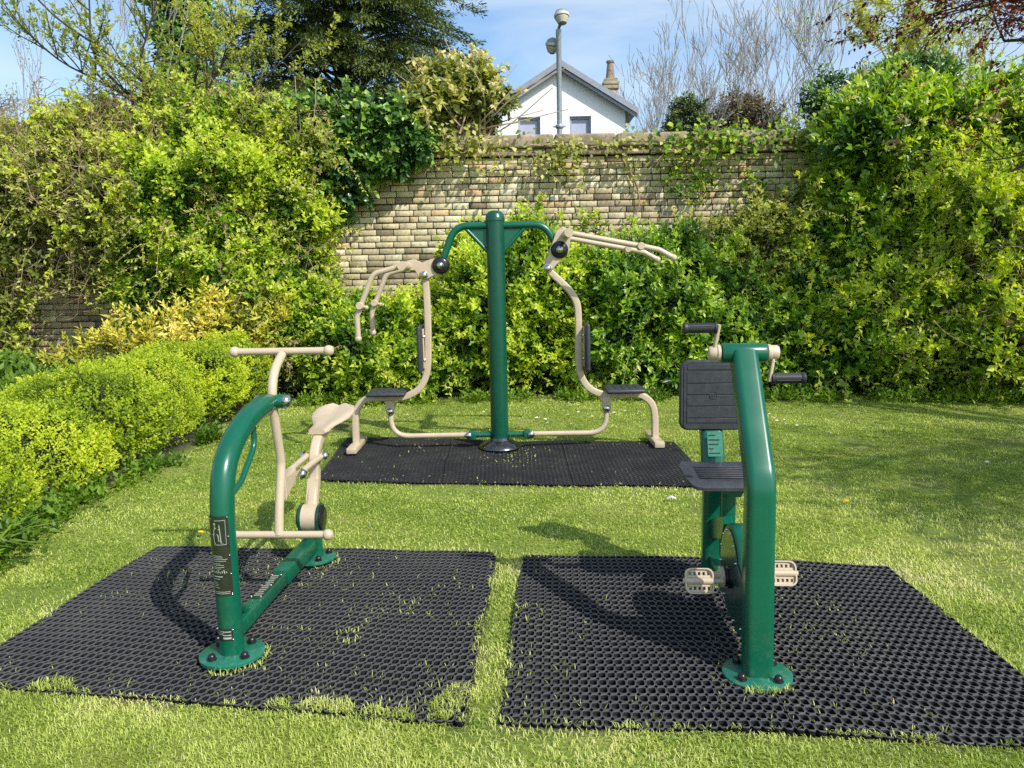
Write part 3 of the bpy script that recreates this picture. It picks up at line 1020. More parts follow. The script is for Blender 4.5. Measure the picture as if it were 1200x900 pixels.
shrub('yellow_shrub', 'yellow leaved shrub with spiky upright shoots, the larger, behind the hedge', 'shrub',
      [(-3.7, 9.35, .72, .62, .4, .5), (-4.35, 9.3, .55, .45, .35, .42), (-3.15, 9.6, .85, .4, .35, .5)], 640, 11, .22, .07, .38, LF_YELLOW, 41, group='yellow leaved shrubs', twigs=40, twig_r=.006, up=.8, lump=.35, contrast=.8, bright=.12, inner=.4)
shrub('yellow_shrub', 'small pale yellow shrub further left behind the hedge, beside the rough grass', 'shrub',
      [(-5.15, 9.2, .4, .42, .35, .38), (-4.75, 9.0, .45, .3, .3, .4)], 260, 11, .18, .06, .38, LF_YELLOW, 42, group='yellow leaved shrubs', twigs=18, twig_r=.005, up=.8, lump=.35, contrast=.8, inner=.4)
shrub('leafy_plant', 'mid green leafy undergrowth at the far left behind the hedge', 'plant',
      [(-6.6, 8.7, .35, .8, .6, .55), (-5.7, 8.9, .2, .7, .5, .42), (-5.0, 8.0, .1, .7, .6, .35), (-7.2, 8.3, .5, .6, .5, .7)], 2300, 6, .12, .085, .5, LF_WEED, 43, twigs=40, ymax=10.3, up=.6)

# climbers covering the wall, left to right
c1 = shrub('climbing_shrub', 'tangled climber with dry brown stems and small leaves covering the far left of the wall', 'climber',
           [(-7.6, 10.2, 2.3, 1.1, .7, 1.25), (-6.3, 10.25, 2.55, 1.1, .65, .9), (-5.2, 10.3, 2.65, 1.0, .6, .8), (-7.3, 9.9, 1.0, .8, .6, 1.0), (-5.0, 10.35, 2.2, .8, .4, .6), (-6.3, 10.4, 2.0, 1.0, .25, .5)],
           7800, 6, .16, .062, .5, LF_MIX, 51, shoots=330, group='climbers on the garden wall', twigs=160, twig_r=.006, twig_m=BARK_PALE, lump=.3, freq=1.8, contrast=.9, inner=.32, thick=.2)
tangle(c1, [(-7.2, 10.1, 2.9, 1.3, .7, 1.1), (-5.4, 10.2, 3.0, 1.6, .65, .9), (-6.4, 10.2, 1.9, 1.6, .45, .8)], 640, .0045, BARK_DRY, 52, .6)
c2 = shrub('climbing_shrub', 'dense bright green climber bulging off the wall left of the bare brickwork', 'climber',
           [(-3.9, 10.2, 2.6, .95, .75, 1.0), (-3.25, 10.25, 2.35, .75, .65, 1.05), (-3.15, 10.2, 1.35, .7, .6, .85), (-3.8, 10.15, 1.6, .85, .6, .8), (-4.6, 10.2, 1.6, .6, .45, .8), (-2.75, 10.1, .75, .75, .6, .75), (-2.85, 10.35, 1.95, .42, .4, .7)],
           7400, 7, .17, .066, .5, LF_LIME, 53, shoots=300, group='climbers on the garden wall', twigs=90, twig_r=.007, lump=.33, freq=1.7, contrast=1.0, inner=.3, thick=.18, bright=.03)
c3 = shrub('climbing_shrub', 'pale olive climber with wiry stems heaped over the wall top, left', 'climber',
           [(-4.6, 10.5, 3.12, .9, .6, .55), (-3.6, 10.5, 3.15, .9, .6, .55), (-2.8, 10.5, 3.15, .75, .55, .42), (-5.4, 10.5, 3.05, .8, .6, .5)],
           4600, 6, .17, .055, .48, LF_MIX, 54, shoots=380, group='climbers on the garden wall', twigs=160, twig_r=.006, twig_m=BARK_GREY, lump=.35, freq=2.0, contrast=.7, inner=.3, ymax=11.2, bright=.1, up=.9)
tangle(c3, [(-4.3, 10.4, 3.2, 1.5, .6, .7), (-3.0, 10.4, 3.4, 1.0, .5, .5)], 560, .0042, BARK_DRY, 55, .6, ymax=11)
shrub('ivy_clump', 'dark glossy ivy hanging over the wall top left of the bare bricks', 'ivy',
      [(-1.95, 10.4, 3.25, .75, .42, .48), (-2.3, 10.42, 2.85, .45, .36, .5), (-1.35, 10.45, 3.28, .42, .35, .28), (-2.6, 10.45, 3.35, .5, .4, .4)],
      1900, 7, .14, .085, .8, LF_IVY, 56, shoots=60, group='ivy on the garden wall', twigs=20, lump=.25, contrast=.7, inner=.25, droop=.35, up=.2, ymax=10.9)
v1 = shrub('variegated_bush', 'round straw-yellow ivy bush with bare pale stems growing on top of the wall', 'shrub',
           [(-.68, 10.75, 3.92, .42, .38, .33), (-1.05, 10.75, 3.7, .36, .36, .3), (-.32, 10.75, 3.82, .33, .33, .3), (-.5, 10.75, 4.1, .24, .25, .2), (-1.3, 10.75, 3.55, .3, .28, .22)],
           620, 7, .12, .085, .6, LF_VARIEG, 57, shoots=60, twigs=0, lump=.35, contrast=.6, inner=.5, droop=.35, up=.25, ymax=12, back=.9, zmin=3.3)
mb = MB(v1.location)
rg = np.random.default_rng(77)
for i in range(60):
    a = np.array([-.55 + rg.normal(0, .22), 10.72 + rg.normal(0, .1), 3.36])
    e = np.array([-.55 + rg.normal(0, .5), 10.72 + rg.normal(0, .25), 3.95 + rg.normal(0, .28)])
    m_ = (a + e) / 2 + rg.normal(0, .1, 3)
    pts = spline([a, m_, e], 4)
    mb.tube(pts, [.013 * (1.2 - .09 * k) for k in range(len(pts))], 4, caps=False)
tag(mb.build('stems', BARK_PALE, v1), kind='stuff')


def ivy_trail(label, pts, nleaf, ln, m, seed, width=.12, r=.009, lw=.75, stem_m=BARK_PALE, sprays=0):
    rng = np.random.default_rng(seed)
    root = empty('ivy_trail', tuple(pts[0]))
    tag(root, label, 'ivy', 'ivy on the garden wall')
    sp = spline(pts, 6)
    mb = MB(root.location)
    mb.tube(sp, [r * (1.2 - .8 * k / (len(sp) - 1)) for k in range(len(sp))], 5, caps=False)
    A = np.array([tuple(p) for p in sp])
    for k in range(sprays):
        p = A[rng.integers(len(A))]
        e = p + np.array([rng.normal(0, width * 2), -.03 - rng.random() * .06, -rng.random() * width * 3])
        mb.tube(spline([p, (p + e) / 2 + rng.normal(0, .03, 3), e], 3), .004, 3, caps=False)
    mb.build('stem', stem_m, root)
    c = vnoise(A * 3.0, seed)
    prob = np.clip(c - .25, .02, 1) ** 1.5; prob /= prob.sum()
    k = rng.choice(len(A), nleaf, p=prob)
    P = A[k] + rng.normal(size=(nleaf, 3)) * np.array([width, .05, width * .8]) - np.array([0, .06, 0])
    d = rng.normal(size=(nleaf, 3)) * .6 + np.array([0, -.5, -.55])
    up = np.array([[0, -.8, .6]]) + rng.normal(size=(nleaf, 3)) * .3
    leaves('foliage', P, d, up, ln * (.6 + .7 * rng.random(nleaf)), lw, .5 + rng.normal(0, .2, nleaf), m, root, loc=root.location)
    return root


yf = WY - .16
ivy_trail('pale ivy spray hanging over the coping below the street lamp', [(-1.1, yf, 3.36), (-.55, yf - .02, 3.22), (.05, yf - .04, 3.12), (.55, yf, 3.05), (.95, yf + .05, 2.95)], 420, .085, LF_VARIEG, 61, .17, sprays=14)
ivy_trail('ivy with bare runners along the wall top right of the lamp', [(.3, yf - .02, 3.2), (1.0, yf - .03, 3.15), (1.7, yf - .04, 3.22), (2.4, yf - .02, 3.16), (2.9, yf, 3.24)], 240, .075, LF_VARIEG, 62, .1, sprays=10)
ivy_trail('long thin bare ivy stem dangling down the open brickwork', [(1.55, yf, 3.15), (1.62, yf + .1, 2.9), (1.75, yf + .1, 2.55), (1.72, yf + .1, 2.3), (1.5, yf + .1, 2.12), (1.35, yf + .1, 2.08)], 34, .07, LF_VARIEG, 63, .06, r=.011)
ivy_trail('bright green ivy band along the coping at the right end of the bare wall', [(2.1, yf - .04, 3.22), (2.7, yf - .05, 3.2), (3.2, yf - .06, 3.25), (3.7, yf - .06, 3.28), (4.1, yf - .06, 3.3)], 520, .08, LF_LIME, 64, .15, sprays=12)
ivy_trail('ivy strand falling down the wall at the edge of the right-hand climbers', [(3.15, yf, 3.15), (3.2, yf + .08, 2.85), (3.4, yf + .1, 2.55), (3.7, yf + .1, 2.2)], 130, .07, LF_LIME, 65, .11, r=.006, sprays=6)
ivy_trail('small round ivy tuft stuck to the bricks right of the dangling stem', [(2.2, yf + .1, 2.86), (2.45, yf + .08, 2.84), (2.62, yf + .08, 2.78), (2.5, yf + .08, 2.62)], 240, .065, LF_LIME, 66, .14, r=.005, sprays=6)
ivy_trail('tiny ivy sprig alone on the middle of the brickwork', [(2.2, yf + .1, 2.62), (2.28, yf + .1, 2.56)], 50, .055, LF_IVY, 67, .06, r=.004)

# shrubs at the foot of the bare wall
shrub('leafy_shrub', 'low bright green shrub below the left bare bricks, behind the left seat', 'shrub',
      [(-1.95, 9.75, .55, .7, .55, .62), (-1.3, 9.8, .52, .65, .5, .64), (-.75, 9.85, .7, .5, .5, .75)], 2500, 7, .16, .078, .5, LF_LIME, 71, shoots=120, group='shrubs at the foot of the wall', twigs=60, lump=.3, contrast=1.0, inner=.3, thick=.17, bright=.02)
shrub('leafy_shrub', 'tall broad bright green shrub behind the green post of the twin-seat machine', 'shrub',
      [(-.25, 9.85, .9, .6, .55, 1.0), (.35, 9.9, 1.0, .65, .55, 1.12), (.95, 9.9, 1.0, .6, .5, 1.05), (.2, 10.15, 1.5, .7, .4, .6)], 3700, 7, .17, .08, .5, LF_LIME, 72, shoots=150, group='shrubs at the foot of the wall', twigs=70, lump=.3, contrast=1.0, inner=.3, thick=.17, bright=.03)
shrub('leafy_shrub', 'mid green shrub behind the seat on the right of the twin-seat machine', 'shrub',
      [(1.5, 9.75, .8, .65, .6, .95), (2.15, 9.7, .85, .65, .6, .9), (1.85, 10.0, 1.25, .7, .45, .65), (2.7, 9.7, .8, .5, .6, .85)], 3400, 7, .16, .075, .5, LF_LAUREL, 73, shoots=110, group='shrubs at the foot of the wall', twigs=70, lump=.3, contrast=1.0, inner=.3, thick=.17, bright=.1)
shrub('leafy_shrub', 'wispy olive green shrub reaching up the wall beside the dark climbers on the right', 'shrub',
      [(2.75, 10.1, 1.65, .55, .4, .65), (3.3, 10.1, 1.75, .55, .42, .7), (2.3, 10.2, 1.6, .4, .3, .45)], 1300, 7, .17, .06, .5, LF_MIX, 74, shoots=140, group='shrubs at the foot of the wall', twigs=70, lump=.4, contrast=.9, inner=.4, thick=.22, bright=.08)

# the big mass on the right
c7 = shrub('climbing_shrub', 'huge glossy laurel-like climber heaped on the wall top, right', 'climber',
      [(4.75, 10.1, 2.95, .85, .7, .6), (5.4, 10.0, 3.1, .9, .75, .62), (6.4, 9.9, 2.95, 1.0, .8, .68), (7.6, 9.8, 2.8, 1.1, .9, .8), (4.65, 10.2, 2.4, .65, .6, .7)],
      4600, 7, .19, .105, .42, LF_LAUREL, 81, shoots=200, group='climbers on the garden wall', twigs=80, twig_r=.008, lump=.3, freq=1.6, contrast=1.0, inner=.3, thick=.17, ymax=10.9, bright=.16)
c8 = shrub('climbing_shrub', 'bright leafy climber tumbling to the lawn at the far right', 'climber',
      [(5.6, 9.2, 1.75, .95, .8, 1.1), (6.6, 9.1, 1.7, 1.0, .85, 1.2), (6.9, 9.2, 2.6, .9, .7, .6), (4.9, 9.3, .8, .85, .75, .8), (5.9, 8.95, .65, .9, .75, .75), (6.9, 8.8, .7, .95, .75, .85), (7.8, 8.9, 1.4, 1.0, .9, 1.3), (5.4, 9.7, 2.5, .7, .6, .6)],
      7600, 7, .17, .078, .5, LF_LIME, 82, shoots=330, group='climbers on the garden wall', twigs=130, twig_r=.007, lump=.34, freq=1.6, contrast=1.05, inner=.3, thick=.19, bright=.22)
c9 = shrub('climbing_shrub', 'dark ivy-filled hollow between the bare wall and the right-hand climbers', 'climber',
      [(4.25, 10.1, 1.9, .6, .5, .7), (3.95, 9.95, 1.0, .6, .55, .7), (4.5, 9.9, 1.6, .6, .55, .8), (3.5, 9.7, .55, .6, .5, .6), (4.2, 9.5, .5, .6, .55, .55)],
      3600, 7, .15, .075, .6, LF_LAUREL, 83, shoots=160, group='climbers on the garden wall', twigs=70, lump=.3, contrast=.95, inner=.35, thick=.2, bright=.18)


# shoots of a neighbour growing through each climber
def mixed_shoots(o, n, m, seed, k=1.0):
    root, P, NN, DD, ln, wr = SPRIGS[o.name]
    make_shoots(root, P, NN, DD, n, ln * k, wr, m, seed, .5)


mixed_shoots(c1, 420, LF_LIME, 301, 1.15)
mixed_shoots(c2, 160, LF_MIX, 302, .9)
mixed_shoots(c3, 260, LF_LIME, 303, 1.2)
mixed_shoots(c7, 170, LF_MIX, 304, .8)
mixed_shoots(c8, 420, LF_LAUREL, 305, 1.1)
mixed_shoots(c8, 150, LF_MIX, 306, .9)
mixed_shoots(c9, 160, LF_LIME, 307, 1.0)
mixed_shoots(c3, 120, LF_DRY, 315, .9)
for o_, sd_ in ((c1, 311), (c2, 312), (c8, 313), (c7, 314)): mixed_shoots(o_, 70, LF_DRY, sd_, .9)
tangle(c2, [(-3.9, 10.15, 2.5, .95, .75, 1.0), (-3.0, 10.2, 2.0, .75, .65, 1.3)], 130, .004, BARK_DRY, 321, .6)
tangle(c8, [(5.6, 9.2, 1.75, .95, .8, 1.1), (6.6, 9.1, 1.7, 1.0, .85, 1.2), (5.6, 9.0, .8, 1.2, .75, .8)], 200, .004, BARK_DRY, 322, .6)


# weeds and long grass where the lawn meets the shrubs and hedge
def weeds():
    rng = np.random.default_rng(91)
    n = 1500
    x = rng.uniform(-2.6, 8.0, n)
    y = np.where(x < 0, 9.35, np.where(x < 3.2, 9.35 - .08 * x, 9.0 - .14 * (x - 3.2))) - np.abs(rng.normal(0, .16, n)) - .02
    n2 = 800
    y2 = rng.uniform(3.6, 9.2, n2); x2 = -3.02 + np.abs(rng.normal(0, .11, n2)) + .08 * np.sin(y2 * 2.1)
    P = np.stack([np.concatenate([x, x2]), np.concatenate([y, y2]), np.zeros(n + n2)], 1)
    keep = vnoise(P * 2.5, 92) > .42
    P = P[keep]
    D = np.array([[0, 0, 1.0]]) + rng.normal(size=P.shape) * .35
    pos, dr, le, idx = sprig_arrays(P, D, 6, np.full(len(P), .12) * (.5 + rng.random(len(P))), .065, rng, 1.0, .2)
    sh = .45 + .6 * (vnoise(P * 2.2, 93) - .5)
    o = leaves('ground_cover', pos, dr, np.array([[0, 0, 1.0]]) + rng.normal(size=pos.shape) * .3, le, .5, sh[idx] + rng.normal(0, .12, len(pos)), LF_WEED)
    tag(o, 'low weeds growing where the lawn meets the shrubs and hedge', 'ground cover', kind='stuff')


weeds()


def blade_plant(name, label, x, y, n, h, spread, seed, m=LF_WEED, cat='plant', lean=(0, 0), wd=.03, group=None):
    rng = np.random.default_rng(seed)
    root = empty(name, (x, y, 0)); tag(root, label, cat, group)
    vs, fs, sh = [], [], []
    for i in range(n):
        a = rng.random() * 2 * PI
        d = np.array([math.cos(a), math.sin(a), 0]) * spread * (.3 + rng.random()) + np.array([*lean, 0])
        l = h * (.6 + .6 * rng.random()); s = np.array([-math.sin(a), math.cos(a), 0]) * wd * (.6 + .6 * rng.random())
        b = rng.normal(0, .03, 3); b[2] = 0
        base = len(vs)
        for t, wv in ((0, .5), (.35, 1), (.7, .8), (1, .02)):
            c = b + d * t ** 1.5 + np.array([0, 0, l * (t - .45 * t ** 3)])
            vs += [c - s * wv * .5, c + s * wv * .5]
        for k in range(3): fs.append((base + 2 * k, base + 2 * k + 1, base + 2 * k + 3, base + 2 * k + 2))
        sh += [.3 + .6 * rng.random()] * 8
    np_mesh('foliage', np.array(vs), np.array(fs), m, root, {'shade': np.array(sh)})


blade_plant('strap_leaf_plant', 'clump of long strap leaves leaning over the lawn at the near end of the hedge', -2.95, 4.1, 34, .28, .34, 95, lean=(.1, -.05), wd=.035)
blade_plant('strap_leaf_plant', 'tuft of pale long grass behind the hedge at the far left', -5.2, 7.4, 260, .42, .4, 96, m=GRASS, wd=.012)

# leaning young tree whose branches cross the top left
rng_t = np.random.default_rng(14)
def young_tree():
    root = empty('young_tree', (-4.3, 10.75, 0)); tag(root, 'young tree with dark crooked branches and sparse new leaves above the climbers, top left', 'tree')
    limbs, tips = [], []
    base = [(-4.25, 10.75, 0), (-4.2, 10.7, 2.0), (-4.15, 10.4, 3.2), (-4.35, 10.25, 3.75)]
    mains = [base + [(-4.6, 10.15, 4.15), (-4.45, 10.1, 4.6), (-4.25, 10.1, 5.1)],
             base + [(-4.9, 10.1, 4.3), (-5.5, 10.0, 4.75), (-5.9, 9.95, 5.2), (-6.3, 9.9, 5.6)],
             base[:3] + [(-3.8, 10.2, 3.9), (-3.45, 10.1, 4.35), (-3.3, 10.1, 4.7)],
             base[:3] + [(-3.5, 10.2, 3.7), (-3.0, 10.1, 4.05), (-2.5, 10.1, 4.5)],
             base[:3] + [(-4.9, 10.2, 3.9), (-5.6, 10.1, 4.3), (-6.2, 10.05, 4.9)],
             base[:3] + [(-4.0, 10.3, 4.0), (-3.9, 10.3, 4.6), (-3.95, 10.3, 5.3)],
             base[:3] + [(-5.1, 10.2, 4.2), (-5.2, 10.2, 4.9), (-5.1, 10.2, 5.7)]]
    for mn in mains:
        sp = spline(mn, 5)
        rad = [.034 * (1 - .82 * (i / (len(sp) - 1)) ** .8) for i in range(len(sp))]
        limbs.append((sp, rad))
        for i in range(12, len(sp)):
            for c in range(2):
                if rng_t.random() < .55:
                    d = (sp[i] - sp[i - 1]).normalized() + Vector(rng_t.normal(0, .7, 3)) + Vector((0, 0, .35))
                    lb, tp = tree_skeleton(rng_t, sp[i], d, .45, .011, 1, 3, .7, .65, .3, .003)
                    limbs.extend(lb); tips.extend(tp)
                    for pts, rd in lb:
                        tips.extend((p, (pts[-1] - pts[0]).normalized()) for p in pts[1:])
    limbs_mesh(limbs, 'trunk', BARK_DARK, root)
    tip_leaves(root, tips, 6, .07, .06, .5, LF_MIX, 15, bright=.3)


young_tree()


def bg_tree(name, label, x, y, h, levels, nch, spread, r, seed, group=None, leaf=None, k=5, ln=.1, bark=BARK_GREY, lean=(0, 0), upb=.3, minr=.008, first=.3, bright=.0, shrink=.68, wig=.12, twigs_every=False):
    rng = np.random.default_rng(seed)
    root = empty(name, (x, y, 0)); tag(root, label, 'tree', group)
    limbs, tips = tree_skeleton(rng, (x, y, 0), (lean[0], lean[1], 1), h * first, r, levels, nch, spread, shrink, upb, minr, 3, wig)
    limbs_mesh(limbs, 'trunk', bark, root)
    if leaf:
        if twigs_every:
            for pts, rd in limbs:
                if rd[0] < r * .22: tips.append((pts[1], (pts[-1] - pts[0]).normalized())); tips.append((pts[2], (pts[-1] - pts[0]).normalized()))
        tip_leaves(root, tips, k, ln * 1.2, ln, .55, leaf, seed + 1, bright=bright, name='crown')
    return root


# bare trees to the right of the house
bg_tree('bare_tree', 'tall bare tree with fine upright twigs just right of the stone chimney', 6.6, 30, 13.6, 6, 3, .62, .16, 101, 'bare trees beyond the wall', upb=.3, minr=.009, first=.34, bark=BARK_GREY)
bg_tree('bare_tree', 'slender bare tree second to the right of the chimney', 8.6, 31, 13.0, 6, 3, .55, .13, 102, 'bare trees beyond the wall', upb=.36, minr=.009, first=.36)
bg_tree('bare_tree', 'bare tree nearest the right-hand climbers, with wide thin branches', 10.9, 32, 12.0, 6, 3, .62, .12, 103, 'bare trees beyond the wall', upb=.32, minr=.009, first=.35)
bg_tree('bare_tree', 'short bare tree with a mesh of twigs behind the chimney', 4.9, 33, 10.2, 6, 3, .55, .11, 104, 'bare trees beyond the wall', upb=.4, minr=.009, first=.34)
bg_tree('bare_tree', 'faint bare treetop showing between the straw-yellow bush and the house roof', -.4, 36, 9.3, 5, 3, .55, .11, 109, 'bare trees beyond the wall', upb=.4, minr=.012, first=.34)
bg_tree('bare_tree', 'bare twiggy tree at the extreme top left edge', -11.9, 17, 8.4, 5, 3, .5, .1, 105, 'bare trees beyond the wall', upb=.35, minr=.006, first=.34)
bg_tree('spring_tree', 'small tree with a haze of new leaves above the far left climbers', -8.75, 16, 9.8, 5, 3, .5, .08, 106, 'trees in new leaf beyond the wall', leaf=LF_MIX, k=3, ln=.06, minr=.005, first=.36, bright=.2, upb=.4)
bg_tree('spring_tree', 'broad tree in pale yellow-green new leaf beyond the right-hand climbers', 12.3, 26, 14.5, 5, 3, .72, .16, 107, 'trees in new leaf beyond the wall', leaf=LF_MIX, k=7, ln=.16, minr=.01, first=.33, bright=.3, upb=.27, twigs_every=True)
bg_tree('spring_tree', 'pale green budding tree furthest right beyond the climbers', 15.2, 27, 13.5, 5, 3, .7, .14, 117, 'trees in new leaf beyond the wall', leaf=LF_MIX, k=6, ln=.15, minr=.01, first=.33, bright=.3, upb=.28, twigs_every=True)
bg_tree('spring_tree', 'thin tree in new leaf half bare, left of the broad pale one', 10.1, 24, 9.6, 5, 3, .5, .1, 108, 'trees in new leaf beyond the wall', leaf=LF_MIX, k=3, ln=.1, minr=.009, first=.34, bright=.2, upb=.4)

shrub('round_bush', 'brown-green rounded treetop above the wall left of the right-hand climbers', 'tree',
      [(8.9, 30, 6.6, 1.35, 1.2, 1.25), (8.0, 30, 6.0, .9, .9, .9)], 2600, 5, .25, .12, .5, LF_DRY, 111, group='rounded treetops beyond the wall', twigs=120, twig_r=.02, ymax=99, zmin=0, back=.6, bright=.1, twig_m=BARK)
shrub('round_bush', 'small dark rounded treetop among the bare trees', 'tree',
      [(6.3, 28, 6.7, .6, .6, .75)], 800, 5, .2, .11, .5, LF_CEDAR, 112, group='rounded treetops beyond the wall', twigs=40, twig_r=.02, ymax=99, zmin=0, back=.6, bright=.25)
shrub('round_bush', 'dark evergreen top behind the crest of the right-hand climbers', 'tree',
      [(8.1, 20, 5.6, .7, .6, .6), (10.6, 21, 6.3, 1.2, .8, .6)], 1500, 5, .2, .11, .5, LF_IVY, 113, group='rounded treetops beyond the wall', twigs=40, twig_r=.02, ymax=99, zmin=0, back=.6)
for (x, y, r_, h_) in ((8.9, 30, .16, 5.8), (6.3, 28, .12, 6.2), (8.1, 20, .12, 5.2)):
    pass


def conifer(x, y, h, z0, rmax, seed):
    rng = np.random.default_rng(seed)
    root = empty('conifer_tree', (x, y, 0)); tag(root, 'big dark conifer with drooping layered branches behind the wall', 'tree')
    mb = MB(root.location)
    mb.tube([(x, y, 0), (x + .1, y, h * .5), (x, y, h)], [.42, .3, .05], 10)
    P, D, S = [], [], []
    z = z0
    while z < h - .3:
        f = 1 - (z - z0) / (h - z0)
        for b in range(9):
            a = rng.random() * 2 * PI
            l = rmax * (.35 + .65 * f ** .7) * (.75 + .4 * rng.random())
            d = Vector((math.cos(a), math.sin(a), 0))
            e = Vector((x, y, z)) + d * l + Vector((0, 0, .22 * l - .10 * l * l * .5))
            m_ = Vector((x, y, z)) + d * l * .5 + Vector((0, 0, .2 * l))
            sp = spline([(x, y, z), m_, e], 6)
            mb.tube(sp, [.06 * (1 - .85 * i / (len(sp) - 1)) for i in range(len(sp))], 5, caps=False)
            for i in range(3, len(sp)):
                t = i / (len(sp) - 1)
                wd = .75 * (1.15 - t) + .2
                for q in range(9):
                    s = Vector((-d.y, d.x, 0)) * rng.normal(0, wd * .5)
                    P.append(tuple(sp[i] + s + Vector((0, 0, -.18 * abs(s.length) + rng.normal(0, .07)))))
                    D.append(tuple(d * .8 + s * .8 + Vector((0, 0, -.12)) + Vector(rng.normal(0, .15, 3))))
                    S.append(t)
        z += .34
    mb.build('trunk', BARK_DARK, root)
    P = np.array(P); D = np.array(D); S = np.array(S)
    pos, dr, le, idx = sprig_arrays(P, D, 9, np.full(len(P), .42), .15, rng, .55, .12)
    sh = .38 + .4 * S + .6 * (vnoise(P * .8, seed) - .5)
    leaves('crown', pos, dr, np.array([[0, 0, 1.0]]) + rng.normal(size=pos.shape) * .35, le, .3, sh[idx] + rng.normal(0, .1, len(pos)), LF_CEDAR, root, loc=root.location)


conifer(-4.9, 24, 14.5, 4.4, 4.5, 121)
shrub('ivy_clad_tree', 'tall ivy-smothered trunk left of the dark conifer', 'tree',
      [(-7.2, 18, 5.6, .5, .5, 1.2), (-7.15, 18, 7.2, .62, .55, 1.1), (-7.3, 18, 8.6, .6, .5, 1.0), (-7.0, 18, 4.0, .4, .4, 1.2)], 2200, 6, .2, .12, .7, LF_IVY, 131, twigs=60, twig_r=.02, ymax=99, back=.6, bright=.1, lump=.35)
shrub('thorny_tree', 'brownish twiggy treetop between the young branches and the conifer', 'tree',
      [(-5.9, 15, 4.6, .9, .6, .7), (-5.0, 15, 4.2, 1.0, .6, .6), (-4.1, 15, 4.1, .9, .6, .5)], 1500, 5, .2, .06, .5, LF_MIX, 132, twigs=240, twig_r=.01, twig_m=BARK, ymax=99, back=.8, bright=-.02, lump=.4, inner=.5)


# copper-leaved tree standing right of the lawn; its outer branches reach into the view
def copper_tree():
    rng = np.random.default_rng(141)
    root = empty('copper_tree', (7.4, 4.4, 0)); tag(root, 'copper-red leaved tree whose branches reach in at the top right', 'tree')
    limbs, tips = [], []
    tr = [(7.4, 4.4, 0), (7.35, 4.4, 1.2), (7.3, 4.5, 2.2)]
    ends = [[(6.3, 6.0, 3.1), (5.5, 7.1, 3.5), (4.7, 7.6, 3.6)], [(6.4, 6.2, 3.3), (5.6, 7.2, 3.8), (4.3, 7.6, 4.05)], [(6.5, 6.3, 3.4), (5.8, 7.1, 3.9), (4.8, 7.8, 4.02)], [(6.6, 6.6, 2.8), (5.9, 7.6, 2.9), (5.1, 8.0, 2.45)],
            [(6.2, 4.0, 3.0), (5.6, 3.4, 3.4), (5.2, 2.9, 3.6)], [(7.0, 3.2, 3.2), (6.6, 2.2, 3.6), (6.3, 1.2, 3.8)], [(7.8, 3.4, 3.2), (8.2, 2.4, 3.7)], [(6.8, 3.4, 3.4), (6.2, 2.6, 3.8), (5.8, 1.8, 3.9)], [(7.2, 3.6, 3.4), (7.2, 2.6, 4.2), (7.3, 1.8, 4.6)], [(6.8, 3.8, 3.0), (5.9, 2.9, 3.2), (5.3, 2.2, 3.3)]]
    for en in ends:
        sp = spline(tr + en, 5)
        limbs.append((sp, [.13 * (1 - .9 * i / (len(sp) - 1)) for i in range(len(sp))]))
        for i in range(11, len(sp)):
            for c in range((2 if sp[-1].z > 4 else int(rng.random() < .6)) if sp[-1].y > 6 else 3):
                d = (sp[i] - sp[i - 1]).normalized() + Vector(rng.normal(0, .75, 3)) + Vector((0, 0, .05))
                lb, tp = tree_skeleton(rng, sp[i], d, .62, .012, 2, 3, .65, .62, .02, .003)
                limbs.extend(lb); tips.extend(tp)
                for pts, rd in lb: tips.append((pts[2], (pts[-1] - pts[0]).normalized()))
    tips = [t for t in tips if (t[0].y < 5.5 and rng.random() < .3) or (t[0].y >= 5.5 and (t[0].z > 3.7 or rng.random() < .4))]
    limbs_mesh(limbs, 'trunk', BARK_DARK, root)
    tip_leaves(root, tips, 5, .09, .055, .6, LF_COPPER, 142, up=-.1, droop=.35, name='crown')


copper_tree()

# ------------------------------------------------------------------ exercise machines
def flange(parent, x, y, z, r, nb, rb, mat=GREEN_WORN, a0=.5, br=.015, label=None):
    mb = MB()
    mb.lathe((x, y, z), (0, 0, 1), [(r, 0), (r, .011), (r - .004, .014), (.0, .014)], 40)
    f = mb.build('base_flange', mat, parent)
    for k in range(nb):
        a = a0 + 2 * PI * k / nb
        b = MB()
        c = (x + rb * math.cos(a), y + rb * math.sin(a), z + .014)
        b.lathe(c, (0, 0, 1), [(br * 1.25, 0), (br * 1.25, .004), (br, .005), (br, .012)] + [(br * math.cos(PI / 2 * q / 5), .012 + br * .9 * math.sin(PI / 2 * q / 5)) for q in range(1, 5)] + [(0, .012 + br * .9)], 16)
        b.build('bolt', BOLT_BLACK, f)
    return f


BOLT_OFF = (0, 0, 0)


def bolt_head(parent, c, axis, r, name='bolt', m=STEEL):
    b = MB(BOLT_OFF)
    ax = Vector(axis).normalized()
    b.lathe(c, ax, [(r * 1.12, -.004), (r * 1.12, .002)] + [(r * math.cos(PI / 2 * q / 6), .003 + r * .8 * math.sin(PI / 2 * q / 6)) for q in range(6)] + [(0, .003 + r * .8)], 18)
    return b.build(name, m, parent)


def curved_strip(mb, cx, cy, r, a0, a1, z0, z1, n=10, tx=0.0):
    """thin strip on a vertical cylinder between two angles"""
    vs, fs = [], []
    for i in range(n + 1):
        a = a0 + (a1 - a0) * i / n
        for (z, rr) in ((z0, r), (z1, r)):
            vs.append((cx + tx * z + rr * math.cos(a), cy + rr * math.sin(a), z))
    for i in range(n): fs.append((2 * i, 2 * i + 2, 2 * i + 3, 2 * i + 1))
    mb.add(vs, fs)


